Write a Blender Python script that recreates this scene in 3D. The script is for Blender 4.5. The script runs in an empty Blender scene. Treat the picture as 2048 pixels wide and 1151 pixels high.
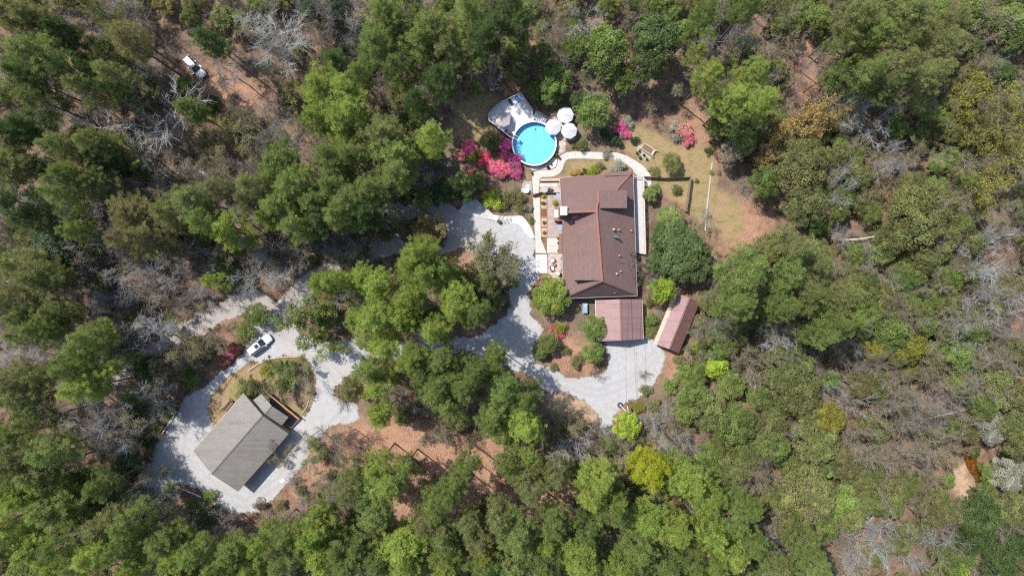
import bpy, bmesh, math, random
import numpy as np
from mathutils import Vector, noise as mnoise

S = bpy.context.scene
COL = S.collection
HCAM = 136.5                      # drone height in metres
# ------------------------------------------------------------------ camera
cam_d = bpy.data.cameras.new("camera"); cam_d.lens = 24.0; cam_d.sensor_width = 36.0
cam_d.clip_start = 1.0; cam_d.clip_end = 2000.0
cam = bpy.data.objects.new("camera", cam_d); COL.objects.link(cam)
cam.location = (0, 0, HCAM); cam.rotation_euler = (0, 0, 0)
S.camera = cam
# ------------------------------------------------------------------ sky and sun
SUN_EL = math.radians(57.0)
SDX, SDY = 0.80, -0.60            # horizontal direction in which shadows fall
world = bpy.data.worlds.new("World"); S.world = world; world.use_nodes = True
wn = world.node_tree; wn.nodes.clear()
wo = wn.nodes.new("ShaderNodeOutputWorld"); wb = wn.nodes.new("ShaderNodeBackground"); ws = wn.nodes.new("ShaderNodeTexSky")
ws.sky_type = 'NISHITA'; ws.sun_disc = False; ws.sun_elevation = SUN_EL
ws.sun_rotation = math.atan2(-SDX, -SDY)
wb.inputs[1].default_value = 0.15
wn.links.new(ws.outputs[0], wb.inputs[0]); wn.links.new(wb.outputs[0], wo.inputs[0])
sun_d = bpy.data.lights.new("sun", 'SUN'); sun_d.energy = 4.0; sun_d.angle = math.radians(0.55); sun_d.color = (1.0, 0.95, 0.87)
sun = bpy.data.objects.new("sun", sun_d); COL.objects.link(sun)
sd = Vector((SDX * math.cos(SUN_EL), SDY * math.cos(SUN_EL), -math.sin(SUN_EL)))
sun.rotation_euler = sd.to_track_quat('-Z', 'Y').to_euler()
S.view_settings.view_transform = 'Standard'; S.view_settings.look = 'None'
S.view_settings.exposure = 1.08; S.view_settings.gamma = 1.0
S.view_settings.use_curve_mapping = False
S.cycles.max_bounces = 6; S.cycles.transparent_max_bounces = 6
S.cycles.use_denoising = False; S.cycles.filter_width = 1.25; S.cycles.sample_clamp_indirect = 4.0

# ------------------------------------------------------------------ helpers
def W(px, py, h=0.0):
    """ground plan point of something seen at (px, py) in the survey photograph at height h"""
    k = (1 - h / HCAM) / 10.0
    return Vector(((px - 1024) * k, (575.5 - py) * k, h))
def W2(px, py, h=0.0):
    v = W(px, py, h); return (v.x, v.y)
R = random.Random(7)

class NT:
    def __init__(s, name):
        s.m = bpy.data.materials.new(name); s.m.use_nodes = True; s.t = s.m.node_tree; s.t.nodes.clear()
        s.out = s.n("ShaderNodeOutputMaterial")
    def n(s, t, **kw):
        n = s.t.nodes.new(t)
        for k, v in kw.items(): setattr(n, k, v)
        return n
    def l(s, a, b): s.t.links.new(a, b)
    def coord(s, kind="Object"):
        return s.n("ShaderNodeTexCoord").outputs[kind]
    def noise(s, vec, scale, detail=3.0, rough=0.6, dist=0.0):
        n = s.n("ShaderNodeTexNoise"); n.inputs["Scale"].default_value = scale; n.inputs["Detail"].default_value = detail
        n.inputs["Roughness"].default_value = rough; n.inputs["Distortion"].default_value = dist
        if vec is not None: s.l(vec, n.inputs["Vector"])
        return n.outputs["Fac"]
    def ramp(s, fac, stops):
        r = s.n("ShaderNodeValToRGB"); e = r.color_ramp.elements
        while len(e) < len(stops): e.new(0.5)
        for i, (p, c) in enumerate(stops):
            e[i].position = p; e[i].color = (c[0], c[1], c[2], 1) if not isinstance(c, (int, float)) else (c, c, c, 1)
        s.l(fac, r.inputs[0]); return r.outputs[0]
    def mix(s, fac, a, b, mode='MIX'):
        m = s.n("ShaderNodeMix", data_type='RGBA', blend_type=mode)
        for sock, v in ((m.inputs[0], fac), (m.inputs[6], a), (m.inputs[7], b)):
            if isinstance(v, bpy.types.NodeSocket): s.l(v, sock)
            elif isinstance(v, (int, float)): sock.default_value = v
            else: sock.default_value = (v[0], v[1], v[2], 1)
        return m.outputs[2]
    def math(s, op, a, b=0.0):
        m = s.n("ShaderNodeMath", operation=op)
        for sock, v in ((m.inputs[0], a), (m.inputs[1], b)):
            if isinstance(v, bpy.types.NodeSocket): s.l(v, sock)
            else: sock.default_value = v
        return m.outputs[0]
    def principled(s, col, rough=0.8, bump=None, bstr=0.3, bdist=0.05, metal=0.0, spec=0.3):
        p = s.n("ShaderNodeBsdfPrincipled")
        if isinstance(col, bpy.types.NodeSocket): s.l(col, p.inputs["Base Color"])
        else: p.inputs["Base Color"].default_value = (*col[:3], 1)
        p.inputs["Roughness"].default_value = rough; p.inputs["Metallic"].default_value = metal
        p.inputs["Specular IOR Level"].default_value = spec
        if bump is not None:
            b = s.n("ShaderNodeBump"); b.inputs["Strength"].default_value = bstr; b.inputs["Distance"].default_value = bdist
            s.l(bump, b.inputs["Height"]); s.l(b.outputs[0], p.inputs["Normal"])
        s.l(p.outputs[0], s.out.inputs[0]); return p

MATS = {}
ALB = 0.77                        # base colours below are read off sunlit surfaces; this brings them to reflectances
def pmat(name, c1, c2=None, scale=2.0, rough=0.8, bstr=0.25, metal=0.0, spec=0.3, fine=None):
    """a plain weathered material: two tones mixed by noise, with fine grain"""
    if name in MATS: return MATS[name]
    t = NT(name); v = t.coord()
    c2 = c2 or tuple(x * 0.8 for x in c1)
    c1, c2 = tuple(x * ALB for x in c1), tuple(x * ALB for x in c2)
    f = t.ramp(t.noise(v, scale, 5, 0.65), [(0.35, 0.0), (0.65, 1.0)])
    c = t.mix(f, c1, c2)
    g = t.noise(v, fine or scale * 8, 2)
    c = t.mix(0.25, c, t.ramp(g, [(0.3, 0.3), (0.7, 0.75)]), 'OVERLAY')
    t.principled(c, rough, g, bstr, 0.03, metal, spec)
    MATS[name] = t.m; return t.m

def leaf_mat(name, trans=0.3, gloss=0.0, grough=0.4, lo=0.6, hi=1.35):
    t = NT(name)
    oi = t.n("ShaderNodeObjectInfo"); at = t.n("ShaderNodeAttribute", attribute_name="tone")
    k = t.math('ADD', t.math('MULTIPLY', at.outputs["Fac"], hi - lo), lo)
    c = t.mix(1.0, oi.outputs["Color"], k, 'MULTIPLY')
    mm = t.n("ShaderNodeVectorMath", operation='SCALE'); t.l(oi.outputs["Color"], mm.inputs[0]); t.l(k, mm.inputs["Scale"])
    hs = t.n("ShaderNodeHueSaturation"); t.l(mm.outputs[0], hs.inputs["Color"])
    a2 = t.n("ShaderNodeAttribute", attribute_name="hue")
    t.l(t.math('ADD', t.math('MULTIPLY', a2.outputs["Fac"], 0.05), 0.477), hs.inputs["Hue"])
    d = t.n("ShaderNodeBsdfDiffuse"); t.l(hs.outputs[0], d.inputs[0])
    tr = t.n("ShaderNodeBsdfTranslucent"); t.l(t.mix(1.0, hs.outputs[0], (1.35, 1.35, 0.75), 'MULTIPLY'), tr.inputs[0])
    mx = t.n("ShaderNodeMixShader"); mx.inputs[0].default_value = trans
    t.l(d.outputs[0], mx.inputs[1]); t.l(tr.outputs[0], mx.inputs[2]); o = mx.outputs[0]
    if gloss:
        g = t.n("ShaderNodeBsdfGlossy"); g.inputs["Roughness"].default_value = grough
        m2 = t.n("ShaderNodeMixShader"); m2.inputs[0].default_value = gloss
        t.l(o, m2.inputs[1]); t.l(g.outputs[0], m2.inputs[2]); o = m2.outputs[0]
    t.l(o, t.out.inputs[0]); MATS[name] = t.m; return t.m

def bark_mat(name, lo=0.6, hi=1.3):
    t = NT(name); oi = t.n("ShaderNodeObjectInfo"); v = t.coord()
    n = t.noise(v, 3.0, 4)
    k = t.math('ADD', t.math('MULTIPLY', n, hi - lo), lo)
    mm = t.n("ShaderNodeVectorMath", operation='SCALE'); t.l(oi.outputs["Color"], mm.inputs[0]); t.l(k, mm.inputs["Scale"])
    t.principled(mm.outputs[0], 0.9, n, 0.4, 0.05)
    MATS[name] = t.m; return t.m

def tag(o, label=None, cat=None, group=None, kind=None):
    if label: o["label"] = label
    if cat: o["category"] = cat
    if group: o["group"] = group
    if kind: o["kind"] = kind
    return o
def empty(name, loc, rz=0.0):
    o = bpy.data.objects.new(name, None); COL.objects.link(o); o.location = loc; o.rotation_euler = (0, 0, rz)
    o.empty_display_size = 0.3; return o
def thing(name, label, cat, loc=(0, 0, 0), rz=0.0, group=None):
    return tag(empty(name, loc, rz), label, cat, group)
def link(name, mesh, parent=None, loc=None, rz=None, color=None):
    o = bpy.data.objects.new(name, mesh); COL.objects.link(o)
    if parent is not None: o.parent = parent
    if loc is not None: o.location = loc
    if rz is not None: o.rotation_euler = (0, 0, rz)
    if color is not None: o.color = (*color[:3], 1)
    return o
def copy_tree(o, parent=None):
    c = o.copy(); COL.objects.link(c)
    if parent is not None: c.parent = parent
    for ch in list(o.children): copy_tree(ch, c)
    return c

class MB:
    """collects faces for ONE mesh"""
    def __init__(s): s.v = []; s.f = []; s.uv = None
    def add(s, vs, fs):
        b = len(s.v); s.v += [tuple(v) for v in vs]; s.f += [tuple(b + i for i in f) for f in fs]; return s
    def box(s, c, d, rz=0.0, top=1.0):
        ca, sa = math.cos(rz), math.sin(rz); vs = []
        for z, k in ((-.5, 1.0), (.5, top)):
            for x, y in ((-.5, -.5), (.5, -.5), (.5, .5), (-.5, .5)):
                X, Y = x * d[0] * k, y * d[1] * k
                vs.append((c[0] + X * ca - Y * sa, c[1] + X * sa + Y * ca, c[2] + z * d[2]))
        return s.add(vs, [(3, 2, 1, 0), (4, 5, 6, 7), (0, 1, 5, 4), (1, 2, 6, 5), (2, 3, 7, 6), (3, 0, 4, 7)])
    def bar(s, a, b, w, h):
        """a rectangular bar from a to b, w across and h high"""
        a, b = Vector(a), Vector(b); d = (b - a).normalized()
        side = d.cross(Vector((0, 0, 1)))
        side = side.normalized() if side.length > 1e-4 else Vector((1, 0, 0))
        up = side.cross(d)
        vs = []
        for p in (a, b):
            for i, j in ((-.5, -.5), (.5, -.5), (.5, .5), (-.5, .5)):
                vs.append(p + side * (i * w) + up * (j * h))
        return s.add(vs, [(0, 1, 2, 3), (7, 6, 5, 4), (0, 4, 5, 1), (1, 5, 6, 2), (2, 6, 7, 3), (3, 7, 4, 0)])
    def prism(s, poly, z0, z1):
        n = len(poly)
        a = sum(poly[i][0] * poly[(i + 1) % n][1] - poly[(i + 1) % n][0] * poly[i][1] for i in range(n))
        if a < 0: poly = poly[::-1]
        vs = [(p[0], p[1], z0) for p in poly] + [(p[0], p[1], z1) for p in poly]
        return s.add(vs, [tuple(range(n - 1, -1, -1)), tuple(range(n, 2 * n))] + [(i, (i + 1) % n, n + (i + 1) % n, n + i) for i in range(n)])
    def slab(s, quad, t):
        """a sloping plane of 3+ corners with thickness t below it"""
        n = len(quad); q = [Vector(p) for p in quad]
        nr = (q[1] - q[0]).cross(q[2] - q[0])
        if nr.z < 0: q = q[::-1]
        vs = q + [p - Vector((0, 0, t)) for p in q]
        return s.add(vs, [tuple(range(n)), tuple(range(2 * n - 1, n - 1, -1))] + [(i, n + i, n + (i + 1) % n, (i + 1) % n) for i in range(n)])
    def tube(s, pts, rads, sides=6, cap=True):
        rings = []; pts = [Vector(p) for p in pts]
        for i, p in enumerate(pts):
            d = (pts[min(i + 1, len(pts) - 1)] - pts[max(i - 1, 0)]).normalized()
            a = d.cross(Vector((0, 0, 1)))
            a = a.normalized() if a.length > 1e-3 else Vector((1, 0, 0))
            b = d.cross(a); r = rads[i] if hasattr(rads, '__len__') else rads
            rings.append([p + (a * math.cos(2 * math.pi * k / sides) + b * math.sin(2 * math.pi * k / sides)) * r for k in range(sides)])
        return s.loft(rings, cap)
    def loft(s, rings, cap=True):
        n = len(rings[0]); vs = [p for r in rings for p in r]; fs = []
        for i in range(len(rings) - 1):
            for k in range(n):
                fs.append((i * n + k, i * n + (k + 1) % n, (i + 1) * n + (k + 1) % n, (i + 1) * n + k))
        if cap:
            fs.append(tuple(range(n - 1, -1, -1))); fs.append(tuple((len(rings) - 1) * n + k for k in range(n)))
        return s.add(vs, fs)
    def cyl(s, c, r, z0, z1, n=16, r1=None):
        r1 = r if r1 is None else r1
        return s.loft([[(c[0] + r * math.cos(2 * math.pi * k / n), c[1] + r * math.sin(2 * math.pi * k / n), z0) for k in range(n)],
                       [(c[0] + r1 * math.cos(2 * math.pi * k / n), c[1] + r1 * math.sin(2 * math.pi * k / n), z1) for k in range(n)]])
    def build(s, name, mat, parent=None, rel=None, smooth=False, uv=None):
        if rel is not None: s.v = [(v[0] - rel[0], v[1] - rel[1], v[2] - rel[2]) for v in s.v]
        me = bpy.data.meshes.new(name); me.from_pydata(s.v, [], s.f); me.update()
        bm = bmesh.new(); bm.from_mesh(me); bmesh.ops.recalc_face_normals(bm, faces=bm.faces[:]); bm.to_mesh(me); bm.free()
        if smooth: me.polygons.foreach_set("use_smooth", [True] * len(me.polygons))
        me.materials.append(mat)
        if uv is not None:                       # plan-view axes along and up a roof slope
            lay = me.uv_layers.new(name="UVMap"); ax, ay = uv
            for L in me.loops:
                p = me.vertices[L.vertex_index].co
                lay.data[L.index].uv = (p.x * ax[0] + p.y * ax[1], p.x * ay[0] + p.y * ay[1])
        return link(name, me, parent)

def fast_mesh(name, V, nper, mat, tone=None, hue=None, smooth=False):
    """V: (N, nper, 3) unconnected polygons"""
    V = np.asarray(V, dtype=np.float32); N = V.shape[0]
    me = bpy.data.meshes.new(name)
    me.vertices.add(N * nper); me.vertices.foreach_set("co", V.reshape(-1))
    me.loops.add(N * nper); me.loops.foreach_set("vertex_index", np.arange(N * nper, dtype=np.int32))
    me.polygons.add(N); me.polygons.foreach_set("loop_start", np.arange(0, N * nper, nper, dtype=np.int32))
    try: me.polygons.foreach_set("loop_total", np.full(N, nper, dtype=np.int32))
    except Exception: pass
    me.update(calc_edges=True)
    for nm, a in (("tone", tone), ("hue", hue)):
        if a is not None:
            at = me.attributes.new(nm, 'FLOAT', 'FACE'); at.data.foreach_set("value", np.asarray(a, dtype=np.float32))
    if mat is not None: me.materials.append(mat)
    return me

# ------------------------------------------------------------------ plan rasters (gravel, lawn) from surveyed outlines
def inpoly(X, Y, poly):
    ins = np.zeros(X.shape, bool); n = len(poly)
    for i in range(n):
        x0, y0 = poly[i]; x1, y1 = poly[(i + 1) % n]
        if y0 == y1: continue
        c = ((y0 > Y) != (y1 > Y)) & (X < (x1 - x0) * (Y - y0) / (y1 - y0) + x0)
        ins ^= c
    return ins
def nearline(X, Y, pts, w):
    m = np.zeros(X.shape, bool)
    for (x0, y0), (x1, y1) in zip(pts, pts[1:]):
        dx, dy = x1 - x0, y1 - y0; t = np.clip(((X - x0) * dx + (Y - y0) * dy) / (dx * dx + dy * dy), 0, 1)
        m |= (X - x0 - t * dx) ** 2 + (Y - y0 - t * dy) ** 2 < w * w
    return m
def vnoise(X, Y, scale, seed):
    rg = np.random.RandomState(seed); T = rg.rand(256, 256)
    x = X / scale + 500; y = Y / scale + 500
    xi = np.floor(x).astype(int); yi = np.floor(y).astype(int); fx = x - xi; fy = y - yi
    fx = fx * fx * (3 - 2 * fx); fy = fy * fy * (3 - 2 * fy)
    g = lambda a, b: T[a % 256, b % 256]
    return (g(xi, yi) * (1 - fx) + g(xi + 1, yi) * fx) * (1 - fy) + (g(xi, yi + 1) * (1 - fx) + g(xi + 1, yi + 1) * fx) * fy

GRAVEL = [
 [(268,990),(285,955),(300,920),(322,872),(355,818),(380,790),(410,770),(440,745),(470,718),(488,704),(495,680),(520,662),(545,645),(575,640),(600,672),(640,682),(700,680),(730,684),(722,706),(722,730),(705,745),(690,762),(668,775),(662,790),(690,798),(718,812),(718,838),(704,850),(665,853),(648,868),(628,898),(610,928),(575,970),(548,1000),(515,1022),(480,1031),(455,1023),(430,1006),(405,990),(370,972),(342,966),(310,982),(290,1000)],
 [(868,505),(880,478),(885,450),(880,425),(915,418),(960,435),(1000,440),(1040,445),(1072,478),(1074,560),(1060,575),(1060,620),(1085,650),(1078,680),(1060,698),(1064,722),(1100,737),(1150,750),(1188,753),(1208,744),(1216,700),(1196,660),(1286,660),(1312,690),(1335,708),(1325,742),(1305,768),(1282,790),(1252,806),(1226,830),(1222,866),(1204,866),(1202,830),(1175,808),(1130,792),(1090,778),(1050,748),(1000,722),(950,712),(900,708),(850,704),(800,712),(740,712),(690,700),(690,680),(760,684),(830,686),(900,682),(960,668),(1000,648),(1018,622),(1016,585),(1005,545),(985,515),(950,500),(905,502)],
]
GRAVEL_ROADS = [([(345,665),(390,655),(430,632),(470,608),(505,602),(540,622),(556,650)], 20), ([(345,668),(290,716),(225,762)], 12),
 ([(556,640),(592,592),(640,550),(690,524),(750,500),(820,478),(890,462)], 21), ([(740,478),(765,440),(800,428),(860,415),(900,425)], 17),
 ([(520,660),(548,642)], 25), ([(395,140),(440,172),(520,190),(590,215),(640,262)], 8), ([(270,325),(330,305),(375,308),(420,350)], 9), ([(335,35),(350,80),(372,112),(398,142)], 27)]
ISLANDS = [[(419,800),(440,766),(480,738),(503,726),(535,716),(600,712),(620,720),(628,745),(633,780),(624,810),(606,836),(560,850),(500,800),(470,815),(432,858),(424,842),(418,825)],
 [(800,465),(840,445),(880,452),(892,470),(870,490),(830,492),(800,482)]]
LAWN = [
 [(1250,262),(1300,258),(1345,290),(1400,290),(1425,310),(1440,380),(1478,410),(1490,440),(1480,470),(1455,480),(1440,470),(1420,450),(1398,440),(1380,420),(1340,400),(1305,372),(1304,345),(1272,322),(1250,305)],
 [(1075,362),(1078,352),(1125,345),(1130,320),(1215,318),(1262,336),(1272,352),(1180,360)],
 [(1046,346),(1060,338),(1066,352),(1066,362),(1046,362)],
 [(419,800),(440,766),(480,738),(503,726),(560,718),(590,725),(560,760),(500,790),(470,815),(432,858),(424,842),(418,825)],
 [(900,215),(960,190),(1010,200),(985,225),(978,250),(995,270),(960,280),(910,275)], [(1052,425),(1066,430),(1069,470),(1055,445)],
 [(560,825),(610,780),(625,800),(600,835)],
 [(1285,600),(1310,600),(1300,690),(1290,690)], [(690,760),(720,740),(760,760),(720,800)],
]
SAND = [[(1905,935),(1925,925),(1945,960),(1965,985),(1950,1000),(1915,998),(1900,970)], [(1205,790),(1240,785),(1250,815),(1215,835),(1200,812)],
        [(1100,790),(1160,800),(1200,825),(1180,850),(1130,830),(1095,810)]]
STRAW = [[(1455,400),(1500,405),(1535,440),(1535,500),(1480,510),(1430,500),(1420,470),(1470,465)], [(1350,270),(1430,290),(1450,350),(1400,300)], [(720,830),(900,840),(990,880),(1040,920),(960,990),(860,960),(760,930),(660,900),(650,870)], [(870,505),(960,500),(990,530),(940,560),(880,540)], [(440,120),(560,190),(500,240),(420,210),(400,150)],
         [(1560,60),(1640,60),(1640,220),(1600,220)], [(700,1010),(1000,940),(1160,960),(1160,1050),(1000,1080)], [(1380,190),(1430,260),(1400,300),(1360,240)],
         [(1100,660),(1180,680),(1190,750),(1110,735)], [(1320,700),(1390,700),(1360,760),(1300,790),(1330,745)], [(630,860),(720,860),(760,930),(640,960),(560,1020),(610,940)]]
# ------------------------------------------------------------------ ground sheet
def plan_fields(X, Y):
    """X, Y in plan metres -> photo pixels on the ground, edges roughened"""
    n1 = vnoise(X, Y, 0.9, 1) - .5; n2 = vnoise(X, Y, 0.9, 2) - .5; n3 = vnoise(X, Y, 3.5, 3) - .5; n4 = vnoise(X, Y, 3.5, 4) - .5
    PX = X * 10 + 1024 + n1 * 9 + n3 * 14; PY = 575.5 - Y * 10 + n2 * 9 + n4 * 14
    return PX, PY
def gravel_mask(PX, PY):
    m = np.zeros(PX.shape, bool)
    for p in GRAVEL: m |= inpoly(PX, PY, p)
    for l, w in GRAVEL_ROADS: m |= nearline(PX, PY, l, w)
    for p in ISLANDS: m &= ~inpoly(PX, PY, p)
    return m
def blur(a, k):
    for ax in (0, 1):
        c = np.cumsum(np.pad(a, [(k + 1, k) if i == ax else (0, 0) for i in (0, 1)], mode='edge'), axis=ax)
        a = (np.take(c, range(2 * k + 1, c.shape[ax]), ax) - np.take(c, range(0, c.shape[ax] - 2 * k - 1), ax)) / (2 * k + 1)
    return a

def build_ground():
    step = 0.5
    xs = np.concatenate([[-700, -500, -350, -220, -160], np.arange(-125, 125.01, step), [160, 220, 350, 500, 700]])
    ys = np.concatenate([[-700, -500, -350, -200, -120], np.arange(-80, 80.01, step), [120, 200, 350, 500, 700]])
    X, Y = np.meshgrid(xs, ys); PX, PY = plan_fields(X, Y)
    law = np.zeros(X.shape); sand = np.zeros(X.shape); straw = np.zeros(X.shape)
    for p in LAWN: law = np.maximum(law, inpoly(PX, PY, p))
    for p in SAND: sand = np.maximum(sand, inpoly(PX, PY, p))
    for p in STRAW: straw = np.maximum(straw, inpoly(PX, PY, p))
    law, sand, straw = blur(law, 1), blur(sand, 1), blur(straw, 4)
    Z = (vnoise(X, Y, 2.2, 9) - .5) * 0.02 - 0.012
    far = (np.abs(X) > 125) | (np.abs(Y) > 80); Z[far] = -0.02
    ny, nx = X.shape
    me = bpy.data.meshes.new("ground")
    co = np.stack([X, Y, Z], -1).reshape(-1, 3).astype(np.float32)
    i = np.arange(nx * ny).reshape(ny, nx)
    q = np.stack([i[:-1, :-1], i[:-1, 1:], i[1:, 1:], i[1:, :-1]], -1).reshape(-1, 4)
    me.vertices.add(len(co)); me.vertices.foreach_set("co", co.reshape(-1))
    me.loops.add(q.size); me.loops.foreach_set("vertex_index", q.reshape(-1).astype(np.int32))
    me.polygons.add(len(q)); me.polygons.foreach_set("loop_start", np.arange(0, q.size, 4, dtype=np.int32))
    me.update(calc_edges=True)
    for nm, a in (("lawn", law), ("sand", sand), ("straw", straw)):
        at = me.attributes.new(nm, 'FLOAT', 'POINT'); at.data.foreach_set("value", a.reshape(-1).astype(np.float32))
    t = NT("forest_floor"); v = t.coord()
    big = t.noise(v, 0.09, 4, 0.6); mid = t.noise(v, 0.55, 5, 0.65); fin = t.noise(v, 5.0, 4, 0.7); spk = t.noise(v, 17.0, 2, 0.6)
    lit = t.ramp(mid, [(0.28, (0.050, 0.034, 0.024)), (0.45, (0.115, 0.072, 0.050)), (0.62, (0.19, 0.122, 0.088)), (0.8, (0.15, 0.115, 0.085))])
    lit = t.mix(t.ramp(big, [(0.42, 0.0), (0.62, 0.75)]), lit, t.ramp(fin, [(0.3, (0.06, 0.055, 0.036)), (0.7, (0.15, 0.13, 0.095))]))
    stw = t.ramp(fin, [(0.25, (0.145, 0.078, 0.048)), (0.5, (0.272, 0.155, 0.102)), (0.75, (0.36, 0.225, 0.155))])
    A = lambda nm: t.n("ShaderNodeAttribute", attribute_name=nm).outputs["Fac"]
    c = t.mix(t.math('MULTIPLY', A("straw"), t.ramp(mid, [(0.3, 0.45), (0.6, 1.0)])), lit, stw)
    c = t.mix(0.75, c, t.ramp(fin, [(0.25, 0.22), (0.5, 0.5), (0.78, 0.78)]), 'OVERLAY')
    c = t.mix(0.5, c, t.ramp(spk, [(0.3, 0.2), (0.7, 0.8)]), 'OVERLAY')
    gr = t.ramp(t.noise(v, 0.8, 5, 0.7), [(0.3, (0.105, 0.118, 0.036)), (0.42, (0.155, 0.145, 0.05)), (0.54, (0.21, 0.155, 0.085)), (0.66, (0.22, 0.145, 0.09))])
    gr = t.mix(0.7, gr, t.ramp(fin, [(0.25, 0.25), (0.75, 0.78)]), 'OVERLAY')
    gr = t.mix(t.ramp(t.noise(v, 0.28, 5, 0.7), [(0.45, 0.0), (0.6, 0.7)]), gr, t.ramp(fin, [(0.3, (0.19, 0.115, 0.07)), (0.7, (0.30, 0.20, 0.13))]))
    lw = t.math('MULTIPLY', A("lawn"), t.ramp(t.math('ADD', t.math('MULTIPLY', mid, 0.5), t.math('MULTIPLY', fin, 0.5)), [(0.30, 0.35), (0.5, 1.0)]))
    c = t.mix(lw, c, gr)
    sn = t.ramp(fin, [(0.3, (0.25, 0.165, 0.105)), (0.7, (0.38, 0.28, 0.195))])
    c = t.mix(t.math('MULTIPLY', A("sand"), t.ramp(mid, [(0.3, 0.3), (0.55, 1.0)])), c, sn)
    t.principled(c, 0.95, fin, 0.7, 0.12, spec=0.1)
    me.materials.append(t.m)
    o = link("ground", me); tag(o, kind="structure"); return o

def build_drive():
    st = 0.22
    xs = np.arange(-101, 33, st); ys = np.arange(-47, 24, st)
    X, Y = np.meshgrid(xs, ys); m = gravel_mask(*plan_fields(X, Y))
    b = blur(m.astype(float), 5); b2 = blur(m.astype(float), 2)
    m = (b2 + (vnoise(X, Y, 0.35, 11) - .5) * 0.55) > 0.5
    cell = m[:-1, :-1]
    ny, nx = X.shape; i = np.arange(nx * ny).reshape(ny, nx)
    q = np.stack([i[:-1, :-1], i[:-1, 1:], i[1:, 1:], i[1:, :-1]], -1)[cell]
    used = np.unique(q); remap = np.full(nx * ny, -1); remap[used] = np.arange(len(used)); q = remap[q]
    co = np.stack([X, Y, np.full(X.shape, 0.02) + (vnoise(X, Y, 1.2, 5) - .5) * 0.012], -1).reshape(-1, 3)[used].astype(np.float32)
    me = bpy.data.meshes.new("gravel_drive")
    me.vertices.add(len(co)); me.vertices.foreach_set("co", co.reshape(-1))
    me.loops.add(q.size); me.loops.foreach_set("vertex_index", q.reshape(-1).astype(np.int32))
    me.polygons.add(len(q)); me.polygons.foreach_set("loop_start", np.arange(0, q.size, 4, dtype=np.int32))
    me.update(calc_edges=True)
    # how worn-in each spot is: thin gravel towards the verge, leaf-strewn on the old lane under the trees
    PX = X * 10 + 1024; PY = 575.5 - Y * 10
    old = np.zeros(X.shape)
    for l, w in GRAVEL_ROADS[:4] + GRAVEL_ROADS[5:7]: old = np.maximum(old, nearline(PX, PY, l, w + 6))
    old = blur(old * 1.0, 8)
    trk = np.zeros(X.shape)
    for line in ([(1310,712),(1262,765),(1190,785),(1110,765),(1040,728),(970,696),(850,698),(720,696),(640,708),(575,672),(560,640),(600,590),(660,540),(740,495),(840,468)],
                 [(1020,470),(1038,540),(1030,600),(1040,660),(1010,695)], [(900,470),(980,475),(1025,500)], [(640,705),(680,760),(690,825),(620,880),(560,960),(490,1005),(410,975),(350,930),(365,850),(440,780),(500,700)]):
        for sgn in (-1, 1):
            L = []
            for k, (px, py) in enumerate(line):
                a_, b_ = line[max(0, k - 1)], line[min(len(line) - 1, k + 1)]; dx, dy = b_[0] - a_[0], b_[1] - a_[1]; q_ = math.hypot(dx, dy)
                L.append((px - dy / q_ * 8 * sgn, py + dx / q_ * 8 * sgn))
            trk = np.maximum(trk, nearline(PX + (vnoise(X, Y, 4, 41) - .5) * 12, PY + (vnoise(X, Y, 4, 42) - .5) * 12, L, 3.2))
    trk = blur(trk, 1)
    for nm, a in (("inner", b), ("old", old), ("track", trk)):
        at = me.attributes.new(nm, 'FLOAT', 'POINT'); at.data.foreach_set("value", a.reshape(-1)[used].astype(np.float32))
    t = NT("gravel"); v = t.coord()
    A = lambda nm: t.n("ShaderNodeAttribute", attribute_name=nm).outputs["Fac"]
    vor = t.n("ShaderNodeTexVoronoi"); vor.inputs["Scale"].default_value = 14.0; t.l(v, vor.inputs["Vector"])
    big = t.noise(v, 0.22, 4); mid = t.noise(v, 1.1, 5, 0.7); fin = t.noise(v, 6.0, 3, 0.75)
    c = t.ramp(mid, [(0.25, (0.215, 0.217, 0.225)), (0.5, (0.28, 0.282, 0.292)), (0.75, (0.325, 0.327, 0.338))])
    bw = t.n('ShaderNodeRGBToBW'); t.l(vor.outputs['Color'], bw.inputs[0]); c = t.mix(0.22, c, t.ramp(bw.outputs[0], [(0.15, 0.2), (0.85, 0.8)]), 'OVERLAY')
    c = t.mix(0.38, c, t.ramp(fin, [(0.3, 0.25), (0.7, 0.75)]), 'OVERLAY')
    c = t.mix(t.ramp(big, [(0.4, 0.0), (0.65, 0.45)]), c, (0.27, 0.25, 0.225))
    dirt = t.ramp(fin, [(0.3, (0.12, 0.082, 0.056)), (0.7, (0.27, 0.20, 0.15))])
    e = t.math('ADD', t.math('SUBTRACT', 1.0, A("inner")), t.math('MULTIPLY', t.math('SUBTRACT', mid, 0.5), 1.0))
    c = t.mix(t.ramp(e, [(0.42, 0.0), (0.72, 0.75)]), c, dirt)
    o_ = t.math('MULTIPLY', A("old"), t.ramp(t.math('ADD', t.math('MULTIPLY', mid, 0.6), t.math('MULTIPLY', fin, 0.4)), [(0.40, 0.1), (0.56, 0.95)]))
    c = t.mix(t.math('MULTIPLY', o_, 0.75), c, dirt)
    c = t.mix(t.ramp(t.noise(v, 0.9, 6, 0.75), [(0.62, 0.0), (0.72, 0.5)]), c, (0.30, 0.25, 0.20))
    c = t.mix(t.math('MULTIPLY', A('track'), t.ramp(mid, [(0.35, 0.0), (0.6, 0.55)])), c, (0.215, 0.20, 0.185))
    t.principled(c, 0.95, fin, 0.6, 0.05, spec=0.15)
    me.materials.append(t.m)
    o = link("gravel_drive", me); tag(o, kind="structure"); return o

build_ground(); build_drive()
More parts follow.
